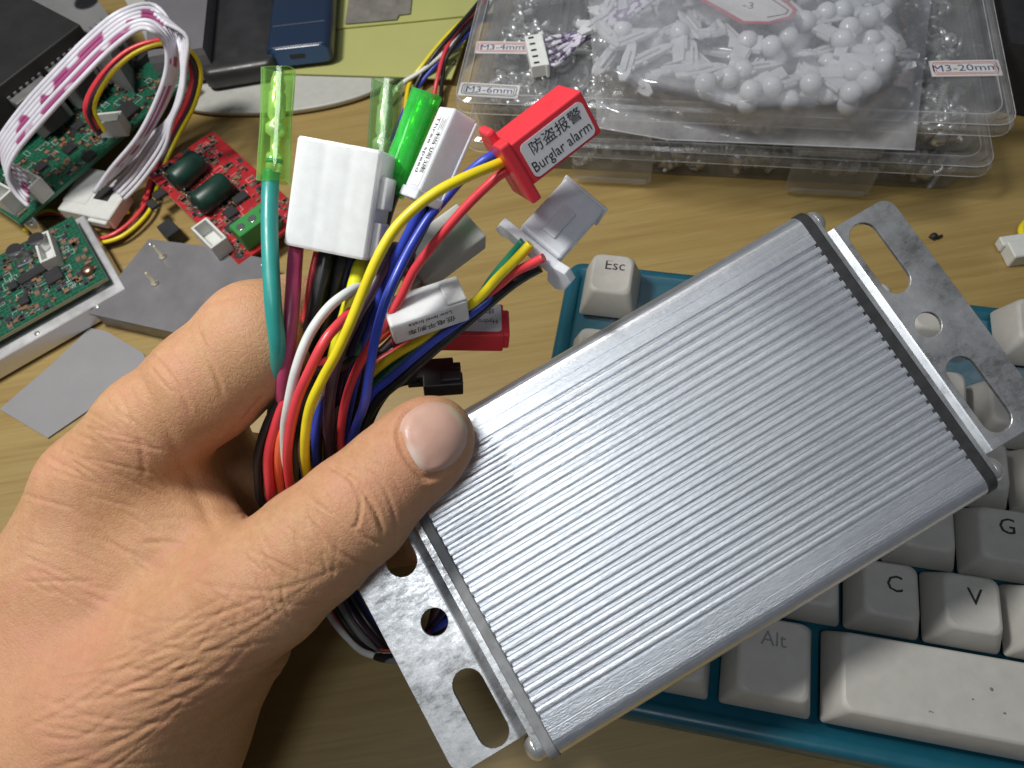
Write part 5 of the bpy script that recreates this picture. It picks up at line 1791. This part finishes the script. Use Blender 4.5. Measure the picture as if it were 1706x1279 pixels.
out = [f.hit(*q, 0) for q in ((455, 121), (620, 126), (752, 131), (822, -60), (470, -60))]
b = MB(); b.plate(f, [out], -.6, 0); b.build('sheet', M_FOLD, fo)
out = [f.hit(*q, 0) for q in ((560, 50), (690, 38), (822, 24), (836, -70), (560, -70))]
b = MB(); b.plate(f.sub(0, 0, .8, 0), [out], -.3, .2); b.build('upper_sheet', M_FOLD, fo)
x, y = f.hit(757, 104, .1)
b = MB(); b.text(f.sub(x, y, .02), '2', 5.5, 0, 0, .02, 'CENTER', .15); b.build('handwriting', M_INK, fo)
f = Fr(at(575, 40, 6.6), at(682, 34, 6.6) - at(575, 40, 6.6), at(590, -40, 6.6) - at(575, 40, 6.6))
b = MB(); w_ = (at(682, 34, 6.6) - at(575, 40, 6.6)).length
b.plate(f, [[(0, 0), (w_ * .8, 1), (w_ * .83, 4), (w_, 4.5), (w_ * .98, 40), (-1, 40)]], 0, .35)
tag(b.build('grey_pouch', Mat('antistatic_film', (0.30, 0.28, 0.25), .35, .3).vary(120, .25).m, None, f), 'small grey antistatic pouch lying on the yellow-green folder', 'pouch')
f = Fr(at(332, 124, 14), at(452, 104, 14) - at(332, 124, 14), at(400, -30, 14) - at(332, 124, 14))
M_BLKCASE = Mat('black_case_plastic', (0.03, 0.03, 0.032), 0.36).vary(80, 0.2).rvar(150, .28, .5).m
w_ = (at(455, 100, 14) - at(332, 124, 14)).length
b = MB()
o1 = rrect(0, 0, w_, 130, 4, 6)
b.loft([[f(w_ / 2 + (x - w_ / 2) * s_, 65 + (y - 65) * s_, z) for x, y in o1] for s_, z in ((.97, -10), (1, -8), (1, -2.0), (.985, -.5), (.95, 0))], True)
tag(b.build('black_case', M_BLKCASE, None, f), 'matt black rounded case on the tray beside the navy power bank', 'case')
f = Fr(at(440, 82, 17), at(545, 70, 17) - at(440, 82, 17), at(470, -40, 17) - at(440, 82, 17))
w_ = (at(548, 70, 17) - at(440, 82, 17)).length
pb = thing('power_bank', f, 'navy blue power bank with a port slot in its near end', 'power bank')
b = MB()
prof = rrect(0, -10, w_, 0, 3.4, 6)
b.loft([[f(w_ / 2 + (x - w_ / 2) * s_, yy, -5 + (z + 5) * s_) for x, z in prof][::-1] for s_, yy in ((.90, 0), (.97, .4), (1, 1.4), (1, 120))], True)
b.build('body', Mat('navy_shell', (0.016, 0.03, 0.065), 0.3).m, pb)
b = MB(); b.loft([[f(w_ / 2 + (x - w_ / 2) * s_, yy, -5 + (z + 5) * s_) for x, z in prof][::-1] for s_, yy in ((.86, -.25), (.9, .05))])
b.build('end_cap', Mat('blue_end_cap', (0.02, 0.07, 0.17), 0.28).m, pb)
b = MB(); fe = Fr(f(w_ * .46, -.28, -5), f.x, f.z, -f.y); b.plate(fe, [rrect(-3.4, -1.1, 3.4, 1.1, .7)], 0, .06); b.build('port', M_CAV, pb)
b = MB(); b.box(f, (2.5, 14, .0), (w_ - 2.5, 14.3, .05)); b.build('seam_line', M_GREYMET, pb)

# ---- far left: grey moulded cases
def slab(name, label, cat, px_, z, t, mat, r=.97):
    f = Fr(at(*px_[0], z), (1, 0, 0), (0, 1, 0))
    out = [f.hit(*q, 0) for q in px_]
    cx_, cy_ = sum(p[0] for p in out) / len(out), sum(p[1] for p in out) / len(out)
    b = MB(); b.loft([[f(cx_ + (x - cx_) * s_, cy_ + (y - cy_) * s_, z_) for x, y in out] for s_, z_ in ((r, -t), (1, -t * .8), (1, -t * .2), (.985, 0))], False)
    return tag(b.build(name, mat, None, f), label, cat)
M_GCASE = Mat('grey_violet_case', (0.16, 0.155, 0.165), 0.4).vary(60, 0.08).m
slab('grey_case', 'grey rounded case standing behind the black heat sink', 'case', ((186, 92), (186, 30), (120, -60), (-40, -60), (-40, 30), (60, 40), (120, 66)), 34, 20, Mat('dull_grey_case', (0.19, 0.19, 0.19), .5).vary(80, .12).m)
slab('dark_panel', 'dark grey upright panel between the heat sink and the black case', 'panel', ((246, 96), (338, 80), (352, -60), (236, -60)), 22, 16, M_GCASE)

# ---- multicoloured wire bundle by the boxes
wb = thing('wire_bundle', Fr(at(745, 60, 8), (1, 0, 0), (0, 1, 0)), 'loose bundle of red, black, blue and yellow wires hanging down beside the clear boxes', 'cable')
for mt, pts in ((W_RED, ((830, -40, 20), (800, 8, 18), (764, 46, 15), (742, 84, 12), (730, 125, 8), (722, 170, 3), (724, 215, 2))),
                (W_BLK, ((836, -40, 18), (806, 16, 17), (770, 58, 14), (744, 96, 10), (736, 140, 5), (734, 190, 2))),
                (W_BLK, ((826, -40, 22), (796, 6, 19), (758, 50, 16), (726, 88, 12), (700, 128, 6), (682, 170, 2), (670, 215, 2))),
                (W_BLUE, ((842, -40, 16), (808, 22, 15), (768, 68, 12), (728, 106, 8), (694, 148, 3), (668, 196, 2), (650, 240, 2))),
                (W_YEL, ((822, -40, 20), (790, 14, 17), (742, 62, 13), (704, 108, 8), (682, 140, 4), (674, 190, 2), (664, 240, 2))),
                (W_WHT, ((838, -30, 19), (800, 24, 16), (752, 76, 12), (705, 116, 8), (668, 140, 5), (648, 170, 3))),
                (W_PLUM, ((832, -40, 17), (802, 12, 16), (764, 56, 13), (748, 70, 11), (726, 96, 8), (700, 140, 3)))):
    b = MB(); b.tube([at(*q) for q in pts], .95, 8); b.build('wire', mt, wb)

# ---- right margin
f = Fr(at(1692, 428, 6), at(1720, 424, 6) - at(1692, 428, 6), at(1690, 392, 6) - at(1692, 428, 6))
ep = thing('edge_plug', f, 'white plug with a yellow wire at the far right of the bare desk', 'connector')
b = MB(); b.box(f, (0, 0, -6), (16, 7, 0), .4, 1); b.box(f, (-1, 6, -5), (16, 10, -1), .4, 1); b.build('housing', M_JST, ep)
b = MB(); b.tube([f(8, 9, -3), f(9, 13, -3), f(14, 17, -4), f(24, 20, -5)], 1.2, 8); b.build('wire', W_YEL, ep)
slab('black_pouch', 'black pouch partly seen behind the clear boxes', 'pouch', ((1684, 72), (1790, 90), (1790, -80), (1660, -80), (1668, 0)), 30, 29, Mat('black_cloth', (0.02, 0.02, 0.022), .7).vary(200, .3).m, .99)
slab('grey_sleeve', 'grey plastic sleeve between the black pouch and the desk', 'sleeve', ((1690, 130), (1780, 150), (1780, 60), (1694, 60)), 10, 9, M_GCASE)
